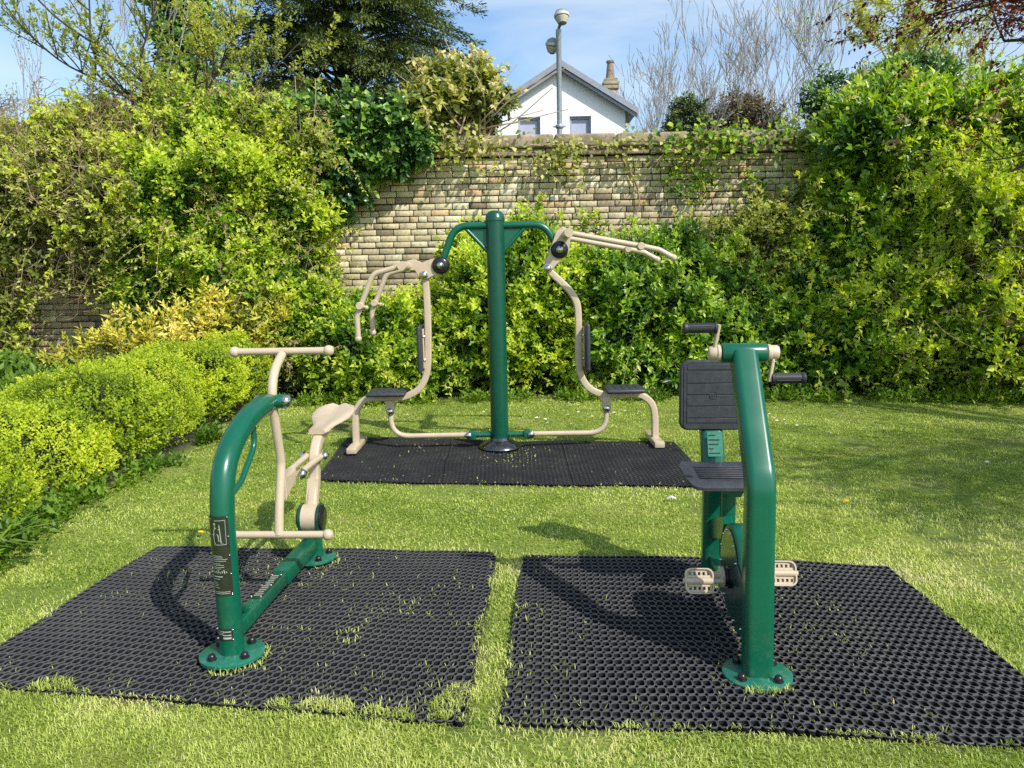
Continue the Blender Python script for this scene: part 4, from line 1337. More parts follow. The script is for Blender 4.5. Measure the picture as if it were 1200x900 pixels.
def machine_rider():
    root = empty('riding_exerciser', (-1.135, 2.884, 0), R(-3.23))
    tag(root, 'green and cream outdoor exercise machine with arched post, T handlebar and saddle, on the left', 'exercise machine', 'outdoor exercise machines')
    post_pts = spline([(0, 0, .035), (0, 0, .27), (0, 0, .46), (0, .003, .60), (0, .040, .76), (0, .137, .856), (0, .286, .922), (0, .45, .95), (0, .575, .955)], 7)
    mb = MB()
    nP = len(post_pts)
    mb.tube(post_pts, [.0465 if i < nP - 6 else .0465 - .0022 * (i - nP + 6) for i in range(nP)], 28)
    post = mb.build('arched_post', GREEN, root)
    # grab hoop under the arch
    mb = MB(); mb.tube(fillet([(.0, .36, .905), (0, .36, .80), (0, .20, .685), (0, .03, .64)], .07), .0125, 12)
    mb.build('grab_hoop', GREEN, root)
    flange(root, 0, 0, .03, .125, 4, .088, a0=.95)
    # instruction plate wrapped round the post
    af, hw = R(-90 - 14), R(64)
    cx, cy = 0, 0
    mb = MB(); curved_strip(mb, cx, cy, .0478, af - hw, af + hw, .292, .612, 18)
    plate = mb.build('instruction_plate', SIGN_BLACK, root)
    ink = MB()
    def ln(z, a0, a1, t=.0022): curved_strip(ink, cx, cy, .0483, af + R(a0), af + R(a1), z - t / 2, z + t / 2, 8)
    rg = np.random.default_rng(3)
    ln(.602, -52, -22, .004)
    for z in (.455, .448, .441, .434): ln(z, -48, 20 + 35 * rg.random(), .0018)
    for z in (.424, .418, .410, .404): ln(z, -48, 10 + 45 * rg.random(), .0018)
    for z in (.362, .355, .348, .341, .334, .326): ln(z, -48, -25 + 45 * rg.random(), .0018)
    ln(.372, -48, 22, .0035); ln(.310, -46, 50, .002); ln(.303, -46, 50, .002)
    # pictogram: frame and a figure on a machine
    ln(.596, 0, 48, .002); ln(.50, -8, 48, .002)
    for a in (-8, 47):
        curved_strip(ink, cx, cy, .0483, af + R(a), af + R(a + 1.6), .50, .545 if a < 0 else .596, 2)
    def stroke(a0, z0, a1, z1, t=.006):
        vs = []
        d = math.hypot((a1 - a0) * .00083, z1 - z0)
        px, pz = -(z1 - z0) / d * t / 2 / .00083, (a1 - a0) * .00083 / d * t / 2
        for (a, z) in ((a0 + px, z0 + pz), (a1 + px, z1 + pz), (a1 - px, z1 - pz), (a0 - px, z0 - pz)):
            vs.append((cx + .0484 * math.cos(af + R(a)), cy + .0484 * math.sin(af + R(a)), z))
        ink.add(vs, [(0, 1, 2, 3)])
    for q in range(10): stroke(-2 + 4.5 * math.cos(q * .63), .582 + .0042 * math.sin(q * .63), -2 + 4.5 * math.cos(q * .63 + .63), .582 + .0042 * math.sin(q * .63 + .63), .003)
    for a in ((1, .574, -9, .545), (-9, .545, 13, .540), (13, .540, 17, .513), (0, .567, 21, .559), (26, .506, 21, .578), (-15, .541, -5, .541), (-10, .541, -6, .508), (-3, .506, 34, .506)): stroke(*a, .0032)
    for k in range(10): stroke(-44 + 9 * k, .392 + .004 * (k % 3), -40 + 9 * k, .384 + .003 * (k % 2), .003)
    ink.build('plate_print', SIGN_INK, plate, smooth=False)
    for z in (.607, .53, .455, .38, .297):
        for a in (58, -60):
            aa = af + R(a)
            bolt_head(plate, (cx + .0478 * math.cos(aa), cy + .0478 * math.sin(aa), z), (math.cos(aa), math.sin(aa), 0), .0036, 'rivet')
    mb = MB(); curved_strip(mb, cx, cy, .0478, af - R(42), af + R(50), .108, .158, 12)
    sp = mb.build('small_plate', SIGN_BLACK, root)
    ink = MB()
    for z in (.148, .141, .134): curved_strip(ink, cx, cy, .0483, af - R(34), af + R(8), z - .001, z + .001, 6)
    for z, t in ((.146, .004), (.132, .004), (.120, .008)): curved_strip(ink, cx, cy, .0483, af + R(2), af + R(40), z - t / 2, z + t / 2, 6)
    ink.build('plate_print', SIGN_INK, sp, smooth=False)
    for z in (.153, .113):
        for a in (-38, 46):
            aa = af + R(a)
            bolt_head(sp, (cx + .0478 * math.cos(aa), cy + .0478 * math.sin(aa), z), (math.cos(aa), math.sin(aa), 0), .0036, 'rivet')
    # ground beam: fixed part, sleeve, strut
    mb = MB()
    mb.bevbox((0, .30, .118), (.062, .54, .062), .006)
    mb.bevbox((0, .80, .12), (.072, .46, .072), .006)
    mb.build('ground_beam', GREEN, root)
    mb = MB(); mb.tube([(0, .03, .235), (0, .16, .14)], .02, 12); mb.build('strut', GREEN, root)
    mb = MB(); mb.bevbox((0, .39, .1515), (.05, .26, .004), .001, 1); bp = mb.build('beam_plate', SIGN_BLACK, root)
    ink = MB()
    for k in range(12): ink.bevbox((0, .285 + .02 * k, .1542), (.036 * (.6 + .4 * rg.random()), .0045, .0012), 0)
    ink.build('plate_print', SIGN_INK, bp, smooth=False)
    for x in (-.021, .021):
        for y in (.268, .39, .512): bolt_head(bp, (x, y, .1535), (0, 0, 1), .0036, 'rivet')
    # rear foot and the flywheel hub
    flange(root, 0, 1.05, .03, .115, 4, .084, a0=.6)
    mb = MB(); mb.tube([(0, 1.05, .035), (0, 1.05, .19)], .05, 24); mb.build('rear_stub', GREEN, root)
    for s in (-1, 1):
        pl = [(1.05 + .078 * math.cos(a), .255 + .078 * math.sin(a)) for a in [PI * k / 14 for k in range(15)]] + [(.985, .17), (1.115, .17)]
        mb = MB(); mb.prism(pl, s * .047 - .007, s * .047 + .007, (0, 1, 0), (0, 0, 1), bev=.003)
        hp = mb.build('hub_plate', GREEN_DARK, root)
        mb = MB(); mb.lathe((s * .054, 1.05, .255), (s, 0, 0), [(.066, 0), (.066, .006), (.06, .011), (0, .014)], 28)
        mb.build('hub_cap', BOLT_BLACK, hp)
    mb = MB(); mb.lathe((-.039, 1.05, .255), (1, 0, 0), [(.073, 0), (.073, .078)], 30); mb.build('hub_drum', CREAM, root)
    # seat lever
    mb = MB()
    mb.sweep(spline([(0, 1.055, .27), (0, 1.10, .36), (0, 1.145, .45), (0, 1.155, .54), (0, 1.20, .61), (0, 1.28, .655), (0, 1.36, .675)], 6), rect_prof(.052, .06, .012), side=(1, 0, 0))
    mb.build('seat_lever', CREAM, root)
    mb = MB()   # web stiffening the bottom of the lever
    mb.prism([(1.02, .27), (1.06, .33), (1.11, .45), (1.125, .45), (1.09, .30)], -.03, .03, (0, 1, 0), (0, 0, 1), bev=.003)
    mb.build('lever_web', CREAM, root)
    # saddle: narrow in front, wide and slightly dished behind
    prof = [(1.22, .045), (1.25, .058), (1.30, .055), (1.36, .062), (1.42, .085), (1.48, .108), (1.54, .118), (1.60, .115), (1.645, .095), (1.67, .05)]
    vs, fs = [], []
    m = 13
    for top in (0, 1):
        for (y, hw_) in prof:
            for k in range(m):
                s = -1 + 2 * k / (m - 1)
                zc = .672 + .075 * ((y - 1.22) / .45) ** 1.6 - .02 * (1 - abs(s)) * ((y - 1.22) / .45)
                edge = max(abs(s) ** 6, 0)
                vs.append((s * hw_, y, zc + (.026 - .012 * edge if top else -.004 + .008 * edge)))
    n = len(prof)
    for top in (0, 1):
        o = top * n * m
        for i in range(n - 1):
            for k in range(m - 1):
                fs.append((o + i * m + k, o + i * m + k + 1, o + (i + 1) * m + k + 1, o + (i + 1) * m + k))
    o = n * m
    for i in range(n - 1):
        for k in (0, m - 1): fs.append((i * m + k, (i + 1) * m + k, o + (i + 1) * m + k, o + i * m + k))
    for i in (0, n - 1):
        for k in range(m - 1): fs.append((i * m + k, i * m + k + 1, o + i * m + k + 1, o + i * m + k))
    mb = MB(); mb.add(vs, fs); sd = mb.build('saddle', CREAM, root, angle=60)
    bolt_head(sd, (0, 1.265, .692), (0, 0, 1), .005, 'screw')
    # swinging lever with T handlebar and foot bar
    mb = MB()
    mb.tube(spline([(0, .575, .325), (0, .60, .44), (0, .652, .61), (0, .655, .68), (0, .625, .82), (0, .602, .95), (0, .62, 1.04), (0, .67, 1.10), (0, .76, 1.152)], 6), .021, 18)
    mb.build('swing_lever', CREAM, root)
    mb = MB(); mb.tube([(-.235, .775, 1.166), (.222, .775, 1.166)], .0175, 16); h = mb.build('handlebar', CREAM, root)
    for x in (-.235, .222):
        b = MB(); b.ball((x, .775, 1.166), .0265); b.build('end_ball', CREAM, h)
    mb = MB(); mb.tube([(-.235, .575, .325), (.232, .575, .325)], .0175, 16); h = mb.build('foot_bar', CREAM, root)
    for x in (-.235, .232):
        b = MB(); b.ball((x, .575, .325), .0265); b.build('end_ball', CREAM, h)
    mb = MB(); mb.lathe((-.062, .602, .952), (1, 0, 0), [(.028, 0), (.033, .01), (.033, .112), (.028, .122)], 24)
    pv = mb.build('pivot_housing', GREEN, root)
    for s in (-1, 1): bolt_head(pv, (s * .062, .602, .952), (s, 0, 0), .031)
    # link between lever and seat
    mb = MB(); mb.prism([(.65, .585), (.72, .575), (.80, .585), (.825, .56), (.80, .53), (.73, .505), (.65, .475)], -.02, .02, (0, 1, 0), (0, 0, 1), bev=.003)
    mb.build('lever_lug', CREAM, root)
    for s in (-1, 1):
        mb = MB(); mb.tube([(s * .034, .80, .557), (s * .036, .98, .562), (s * .042, 1.15, .565)], .0165, 12)
        lk = mb.build('link_bar', CREAM, root)
        bolt_head(lk, (s * .05, .80, .557), (s, 0, 0), .025)
        bolt_head(lk, (s * .058, 1.15, .565), (s, 0, 0), .025)
    return root


machine_rider()


def machine_press():
    y0 = 6.58
    global BOLT_OFF
    O = BOLT_OFF = (-.115, y0, 0)
    root = empty('chest_press_machine', O)
    tag(root, 'tall green exercise machine with two seats and pull arms, at the back', 'exercise machine', 'outdoor exercise machines')
    P = lambda x, z, y=y0: (x, y, z)
    mb = MB(O)
    mb.lathe(P(-.115, 0), (0, 0, 1), [(.077, .06), (.077, 1.955), (.081, 1.96), (.081, 1.99), (.078, 1.995), (.074, 2.015), (.055, 2.037), (.03, 2.046), (0, 2.048)], 32)
    mb.build('post', GREEN_P, root)
    mb = MB(O); mb.lathe(P(-.115, .026), (0, 0, 1), [(.185, 0), (.18, .012), (.15, .035), (.11, .055), (.09, .062), (.085, .085), (.0772, .086)], 32)
    dm = mb.build('base_cover', DARK_STEEL, root)
    # yoke arms
    for s, bend, hub in ((-1, (-.455, 1.925), (-.58, 1.60)), (1, (.30, 1.925), (.42, 1.71))):
        mb = MB(O)
        mb.tube(fillet([P(-.115 + s * .06, 1.925), P(*bend), P(*hub)], .17, 9), .031, 16)
        mb.build('yoke_arm', GREEN, root)
        mb = MB(O); mb.tube([P(-.115 + s * .06, 1.70), P(-.115 + s * .25, 1.905)], .017, 12); mb.build('yoke_brace', GREEN, root)
        mb = MB(O); q = [(-.115 + s * .07, 1.715), (-.115 + s * .235, 1.90), (-.115 + s * .07, 1.90)]
        mb.prism(q if s < 0 else q[::-1], -y0 - .004, -y0 + .004, (1, 0, 0), (0, 0, 1)); mb.build('gusset', GREEN, root, smooth=False)
        mb = MB(O); mb.lathe((hub[0], y0 + .085, hub[1]), (0, -1, 0), [(.055, 0), (.072, .012), (.074, .03), (.074, .14), (.07, .155), (.055, .168), (0, .172)], 30)
        hb = mb.build('pivot_hub', BOLT_BLACK, root)
        bolt_head(hb, (hub[0], y0 - .088, hub[1]), (0, -1, 0), .024)
    # rocker plates
    def rocker(poly, name='rocker_plate'):
        mb = MB(O)
        area = sum(poly[i][0] * poly[(i + 1) % len(poly)][1] - poly[(i + 1) % len(poly)][0] * poly[i][1] for i in range(len(poly)))
        q = poly if area > 0 else poly[::-1]
        for yy in (-.056, .030): mb.prism(q, -y0 + yy, -y0 + yy + .026, (1, 0, 0), (0, 0, 1), bev=.006)
        return mb.build(name, CREAM, root)
    rl = rocker([(-.56, 1.665), (-.66, 1.655), (-.74, 1.625), (-.80, 1.655), (-.865, 1.645), (-.885, 1.60), (-.855, 1.565), (-.80, 1.565), (-.765, 1.50), (-.70, 1.485), (-.64, 1.515), (-.555, 1.53)])
    rr = rocker([(.40, 1.875), (.455, 1.90), (.51, 1.865), (.515, 1.80), (.50, 1.69), (.43, 1.62), (.345, 1.535), (.30, 1.53), (.285, 1.57), (.33, 1.69)])
    for pl, (x, z) in ((rl, (-.722, 1.522)), (rr, (.318, 1.558))): bolt_head(pl, (x, y0 - .058, z), (0, -1, 0), .033)
    # handle arms, near and far
    def arms(axle, path, knob, end, lab):
        mb = MB(O); mb.tube([(axle[0], y0 - .40, axle[1]), (axle[0], y0 + .40, axle[1])], .036, 18); mb.build('axle_tube', CREAM, root)
        for s in (-1, 1):
            y = y0 + s * .34
            mb = MB(O)
            mb.tube(fillet([(axle[0], y, axle[1])] + [(x, y, z) for x, z in path], .10, 7), .0225, 14)
            a = mb.build('handle_arm', CREAM, root)
            k = MB(O); k.lathe((knob[0], y - .02, knob[1]), (0, 1, 0), [(.026, -.03), (.032, -.02), (.032, .05), (.026, .06)], 14)
            k.tube([(knob[0], y, knob[1]), (knob[0] + .045, y, knob[1] - .012)], .013, 10)
            k.ball((knob[0] + .05, y, knob[1] - .014), .018, 12)
            k.build('hand_peg', CREAM, a)
            e = MB(O); e.ball((end[0], y, end[1]), .029, 14); e.build('end_ball', CREAM, a)
    arms((-.86, 1.598), [(-1.10, 1.54), (-1.17, 1.38), (-1.245, 1.20), (-1.242, 1.02)], (-1.215, 1.285), (-1.242, 1.02), 'l')
    arms((.475, 1.832), [(1.08, 1.712), (1.20, 1.685), (1.316, 1.62)], (1.05, 1.715), (1.316, 1.62), 'r')
    # seat frames
    fr_l = [(-.715, 1.53), (-.708, 1.2), (-.715, .85), (-.735, .68), (-.80, .555), (-.92, .487), (-1.05, .478), (-1.18, .478), (-1.275, .465), (-1.34, .40), (-1.366, .30), (-1.37, .07)]
    fr_r = [(.322, 1.545), (.42, 1.455), (.515, 1.355), (.568, 1.25), (.578, 1.1), (.578, .80), (.592, .66), (.65, .545), (.76, .478), (.90, .466), (1.05, .466), (1.13, .45), (1.205, .385), (1.235, .28), (1.24, .07)]
    for fr, s, xp in ((fr_l, -1, -1.37), (fr_r, 1, 1.24)):
        mb = MB(O); mb.sweep(spline([P(*p) for p in fr], 6), rect_prof(.062, .058, .012), side=(0, 1, 0)); mb.build('seat_frame', CREAM, root)
        mb = MB(O); mb.bevbox((xp, y0 + .03, .06), (.085, .52, .05), .008); mb.build('foot_bar', CREAM, root)
    # seats and back pads
    for (xs, zs, xb, zb0, zb1, s) in ((-1.075, .512, -.762, .70, 1.10, -1), (.965, .500, .634, .69, 1.09, 1)):
        mb = MB(O); mb.bevbox((xs, y0, zs + .012), (.33, .34, .036), .016, 3)
        for k in range(5): mb.bevbox((xs - .12 + .06 * k, y0, zs + .031), (.045, .26, .006), .002, 1)
        mb.build('seat', RUBBER, root)
        mb = MB(O); mb.bevbox((xs, y0, zs - .012), (.28, .22, .012), .003, 1); mb.build('seat_plate', CREAM, root)
        mb = MB(O); mb.bevbox((xb - s * .0 + s * .012, y0, (zb0 + zb1) / 2), (.036, .33, zb1 - zb0), .016, 3)
        for k in range(5): mb.bevbox((xb + s * .031, y0, zb0 + .08 + .06 * k), (.006, .25, .045), .002, 1)
        bk = mb.build('back_pad', RUBBER, root)
        mb = MB(O); mb.bevbox((xb - s * .013, y0, (zb0 + zb1) / 2), (.012, .12, zb1 - zb0 - .06), .003, 1); mb.build('pad_plate', CREAM, bk)
        for z in (zb0 + .10, zb1 - .10): bolt_head(bk, (xb - s * .016, y0 - .05, z), (0, -1, 0), .012)
    # lower links
    for path, pv, jn, bar in (([(-1.06, .46), (-1.06, .135), (-.385, .135)], (-1.06, .345), -.385, (-.355, -.19)), ([(.815, .45), (.815, .13), (.155, .133)], (.815, .335), .155, (.125, -.04))):
        mb = MB(O); mb.tube(fillet([P(*p) for p in path], .16, 9), .023, 16); lk = mb.build('lower_link', CREAM, root)
        mb = MB(O); mb.bevbox((path[0][0], y0, .405), (.075, .075, .10), .006); mb.build('link_bracket', CREAM, root)
        bolt_head(lk, (pv[0], y0 - .026, pv[1] + .015), (0, -1, 0), .033)
        bolt_head(lk, (jn, y0 - .03, .134), (0, -1, 0), .030)
        mb = MB(O); mb.bevbox(((bar[0]), y0, .134), (.06, .075, .075), .006); mb.build('clevis', GREEN, root)
        mb = MB(O); mb.tube([P(bar[0], .134), P(bar[1], .134)], .024, 14); mb.build('ground_bar', GREEN, root)
    BOLT_OFF = (0, 0, 0)
    return root


GREEN_P = paint('green_post_coat', (.0008, .066, .037), rough=.28, var=.08, coat=.12, dirt=(.04, .09, .05), dirt_amt=.08)
machine_press()


def machine_cycle():
    root = empty('hand_cycle_machine', (.879, 2.644, 0), R(-4.69))
    tag(root, 'green outdoor hand and pedal cycle machine with black seat and backrest, on the right', 'exercise machine', 'outdoor exercise machines')
    Rm = lambda a, ax: Matrix.Rotation(a, 3, ax)
    # front post, rounded box section, bent back at the top
    pts = fillet([(0, 0, .04), (0, .022, .40), (0, .03, .755), (0, .34, 1.175)], .15, 12)
    mb = MB(); mb.sweep(pts, rect_prof(.104, .098, .026, 6), side=(1, 0, 0), scale=[1 - .05 * max(0, (p.z - .6)) / .6 for p in pts]); mb.build('front_post', GREEN, root)
    flange(root, 0, 0, .03, .125, 4, .09, a0=.72)
    mb = MB(); mb.lathe((-.085, .345, 1.185), (1, 0, 0), [(.036, 0), (.038, .003), (.038, .167), (.036, .17)], 28); mb.build('crank_tube', GREEN, root)
    # hand cranks
    for s, up in ((-1, 1), (1, -1)):
        mb = MB(); mb.lathe((s * .087, .345, 1.185), (s, 0, 0), [(.028, 0), (.033, .004), (.033, .014), (.029, .018), (.029, .04), (.024, .047), (0, .048)], 24)
        hb = mb.build('hand_crank', CREAM, root)
        z1 = 1.185 + up * .1
        mb = MB()
        pr = [(x, y) for x, y in rect_prof(.013, .03, .005, 3)]
        mb.sweep([(s * .118, .345, 1.185 - up * .01), (s * .108, .338, 1.185 + up * .05), (s * .098, .332, z1 + up * .012)], pr, side=(1, 0, 0))
        mb.build('crank_arm', CREAM, hb)
        mb = MB(); x0, x1 = s * .105, s * .232
        mb.lathe((x0, .332, z1), (s, 0, 0), [(.019, 0), (.0235, .002), (.0235, .01), (.0195, .013), (.0195, .112), (.022, .115), (.0235, .12), (.0235, .127), (.018, .131), (0, .132)], 22)
        for k in range(9):
            a = 2 * PI * k / 9
            mb.tube([(x0 + s * .018, .332 + .0193 * math.cos(a), z1 + .0193 * math.sin(a)), (x0 + s * .108, .332 + .0193 * math.cos(a), z1 + .0193 * math.sin(a))], .0014, 5)
        mb.build('hand_grip', GRIP, hb)
    # pedal gear housing between the posts
    cu, cz, rr_ = .33, .295, .195
    arc = [(cu + rr_ * math.cos(a), cz + rr_ * math.sin(a)) for a in [R(150 - k * 13) for k in range(18)]]
    outl = [(.035, .13), (.05, .36)] + arc + [(.2, .095)]
    mb = MB(); mb.bevbox((0, .70, .13), (.05, .42, .05), .006); mb.build('ground_beam', GREEN, root)
    mb = MB(); mb.prism(outl, -.036, .036, (0, 1, 0), (0, 0, 1), bev=.008); hs = mb.build('gear_housing', GREEN, root, angle=50)
    cxp = sum(p[0] for p in outl) / len(outl); czp = sum(p[1] for p in outl) / len(outl)
    inn = [(cxp + (p[0] - cxp) * .88, czp + (p[1] - czp) * .88) for p in outl]
    for s in (-1, 1):
        mb = MB(); mb.prism(inn, (s * .0395) - .003, (s * .0395) + .003, (0, 1, 0), (0, 0, 1), bev=.0015); pn = mb.build('side_panel', GREEN_DARK, hs)
        for k in range(0, len(inn), 2): bolt_head(pn, (s * .043, cxp + (inn[k][0] - cxp) * .94, czp + (inn[k][1] - czp) * .94), (s, 0, 0), .004, 'screw')
    # pedals
    ax_u, ax_z = .30, .285
    for s, du in ((-1, -.045), (1, .045)):
        mb = MB(); mb.lathe((s * .04, ax_u, ax_z), (s, 0, 0), [(.045, 0), (.045, .012), (.036, .016), (.036, .03), (0, .031)], 24)
        mb.build('axle_boss', BOLT_BLACK, hs)
        mb = MB(); mb.lathe((s * .068, ax_u, ax_z), (s, 0, 0), [(.04, 0), (.043, .003), (.043, .016), (.03, .02), (.022, .026), (.021, .062)], 24)
        mb.sweep([(s * .078, ax_u, ax_z), (s * .078, ax_u + du, ax_z)], rect_prof(.016, .034, .006, 3), side=(1, 0, 0))
        mb.tube([(s * .078, ax_u + du, ax_z), (s * .235, ax_u + du, ax_z)], .011, 12)
        ped = mb.build('pedal_crank', CREAM, root)
        # foot plate: rim, two slotted decks and centre barrel, tipped towards the user
        pb = MB(); c = Vector((s * .172, ax_u + du, ax_z)); tilt = R(66)
        Rx = Matrix.Rotation(tilt, 3, 'X')
        def loc(p): return c + Rx @ Vector(p)
        hw, hh = .056, .050
        rim = [(x, y) for x, y in rect_prof(2 * hw, 2 * hh, .026, 6)]
        vs, fs = [], []
        n = len(rim)
        for (k, z) in ((1, -.014), (1, .014), (.90, .014), (.90, -.014)):
            for (x, y) in rim: vs.append(loc((x * k, y * k, z)))
        for i in range(4):
            j = (i + 1) % 4
            for q in range(n):
                q2 = (q + 1) % n
                fs.append((i * n + q, i * n + q2, j * n + q2, j * n + q))
        pb.add(vs, fs)
        for sy in (-1, 1):   # slotted decks: bars between slots
            pb.bevbox(loc((0, sy * .040, 0)), (2 * hw * .86, .012, .010), .002, 1, Rx)
            pb.bevbox(loc((0, sy * .0175, 0)), (2 * hw * .92, .010, .010), .002, 1, Rx)
            for k in range(6):
                pb.bevbox(loc((-.045 + .018 * k, sy * .029, 0)), (.009, .014, .009), .001, 1, Rx)
        pb.tube([loc((-hw * .95, 0, .002)), loc((hw * .95, 0, .002))], .0145, 14)
        pb.build('foot_plate', CREAM, ped)
    # rear post carrying the backrest
    flange(root, 0, .92, .03, .12, 4, .09, a0=.5)
    mb = MB(); mb.sweep(fillet([(0, .92, .04), (0, .925, .48), (0, .985, .68), (0, 1.075, .80), (0, 1.08, 1.02)], .08, 8), rect_prof(.105, .085, .024, 5), side=(1, 0, 0)); mb.build('rear_post', GREEN, root)
    mb = MB(); mb.bevbox((.0, .923, .695), (.07, .004, .12), .001, 1, Rm(R(-20), 'X')); 
    st = mb.build('sticker', STICKER, root); st.location = (0, -.012, 0)
    ink = MB()
    for k, wd in enumerate((.03, .05, .044, .02, .05)): ink.bevbox((-.028 + wd / 2, .9195 + .007 * (k - 2) * -1, .735 - .02 * k), (wd, .003, .005), 0, 1, Rm(R(-20), 'X'))
    ink.build('sticker_print', SIGN_BLACK, st, smooth=False)
    mb = MB(); mb.prism([(.56, .42), (.60, .44), (.90, .33), (.90, .24), (.62, .33)], -.02, .02, (0, 1, 0), (0, 0, 1), bev=.003); mb.build('brace_plate', GREEN, root)
    mb = MB()
    mb.sweep([(.035, .76, .20), (.035, .76, .55)], rect_prof(.062, .07, .012, 3), side=(1, 0, 0))
    mb.build('seat_stem', GREEN, root)
    mb = MB(); mb.bevbox((.02, .76, .545), (.17, .20, .018), .004, 1)
    mb.prism([(-.02, .537), (.10, .537), (.075, .50), (.03, .50)], -.70, -.69, (1, 0, 0), (0, 0, 1)); mb.build('seat_bracket', GREEN, root)
    # seat: dished pan with raised front lip and ribs
    vs, fs = [], []
    nu, nv = 15, 17
    def sup(t): return math.copysign(abs(t) ** 1, t)
    for top in (1, 0):
        for i in range(nu):
            for k in range(nv):
                a, b = -1 + 2 * i / (nu - 1), -1 + 2 * k / (nv - 1)
                rr = max(abs(a), abs(b)); 
                x, y = b * .172, a * .175
                # round the corners
                cxr = max(0, abs(b) - .62) / .38; cyr = max(0, abs(a) - .62) / .38
                l = math.hypot(cxr, cyr)
                if l > max(cxr, cyr) and l > 1e-6:
                    f = max(cxr, cyr) / l
                    x = math.copysign(.172 * (.62 + .38 * cxr * f), b); y = math.copysign(.175 * (.62 + .38 * cyr * f), a)
                dish = .012 * (max(0, abs(b) - .5) / .5) ** 2 - .016 * (max(0, -a - .6) / .4) ** 2 + .014 * (max(0, a - .5) / .5) ** 2
                e = (max(0, rr - .9) / .1)
                z = .582 + dish + (0.018 - .010 * e if top else -.016 + .010 * e)
                if top and .55 < abs(a) < .66 and abs(b) < .7: z -= .003
                if top and .62 < abs(b) < .70 and abs(a) < .66: z -= .003
                vs.append((x, .755 + y, z))
    for o in (0, nu * nv):
        for i in range(nu - 1):
            for k in range(nv - 1): fs.append((o + i * nv + k, o + i * nv + k + 1, o + (i + 1) * nv + k + 1, o + (i + 1) * nv + k))
    ring = [i * nv for i in range(nu)] + [(nu - 1) * nv + k for k in range(1, nv)] + [i * nv + nv - 1 for i in range(nu - 2, -1, -1)] + [k for k in range(nv - 2, 0, -1)]
    for q in range(len(ring)):
        a, b = ring[q], ring[(q + 1) % len(ring)]
        fs.append((a, b, b + nu * nv, a + nu * nv))
    mb = MB(); mb.add(vs, fs)
    for k in range(7): mb.bevbox((0, .65 + .032 * k, .6025), (.22, .014, .004), .0015, 1)
    mb.build('seat', RUBBER, root, angle=50)
    # backrest with panel grooves and a round emblem
    mb = MB()
    bw, bh, by, bz = .158, .172, .985, .915
    shp = [(x, z) for x, z in rect_prof(2 * bw, 2 * bh, .048, 7)]
    shp = [(x, z + (.010 * (1 - (x / bw) ** 2) if z < -bh * .9 else 0)) for x, z in shp]
    mb.prism(shp, -by - .022, -by + .012, (1, 0, 0), (0, 0, 1), (0, 0, bz), bev=.009)
    hts = (.058, .058, .052, .050, .055, .016)
    z = bz + .118
    mb.bevbox((0, by - .0128, bz + .140), (.250, .006, .026), .0012, 1)
    for hgt in (.056, .055, .055, .058):
        mb.bevbox((0, by - .0128, z - hgt / 2), (.250, .006, hgt - .004), .0012, 1)
        z -= hgt
    mb.bevbox((0, by - .0128, z - .012), (.250, .006, .022), .0012, 1)
    for s in (-1, 1): mb.bevbox((s * .1335, by - .0128, bz), (.012, .006, .29), .0012, 1)
    bk = mb.build('backrest', RUBBER, root)
    em = MB(); em.lathe((.0, by - .0155, bz + .005), (0, -1, 0), [(.019, 0), (.019, .003), (.0165, .003), (.0165, .0008), (.008, .0008), (.008, .0025), (.0055, .0025), (.0055, .0008), (0, .0008)], 22)
    em.build('emblem', RUBBER, bk)
    return root


machine_cycle()


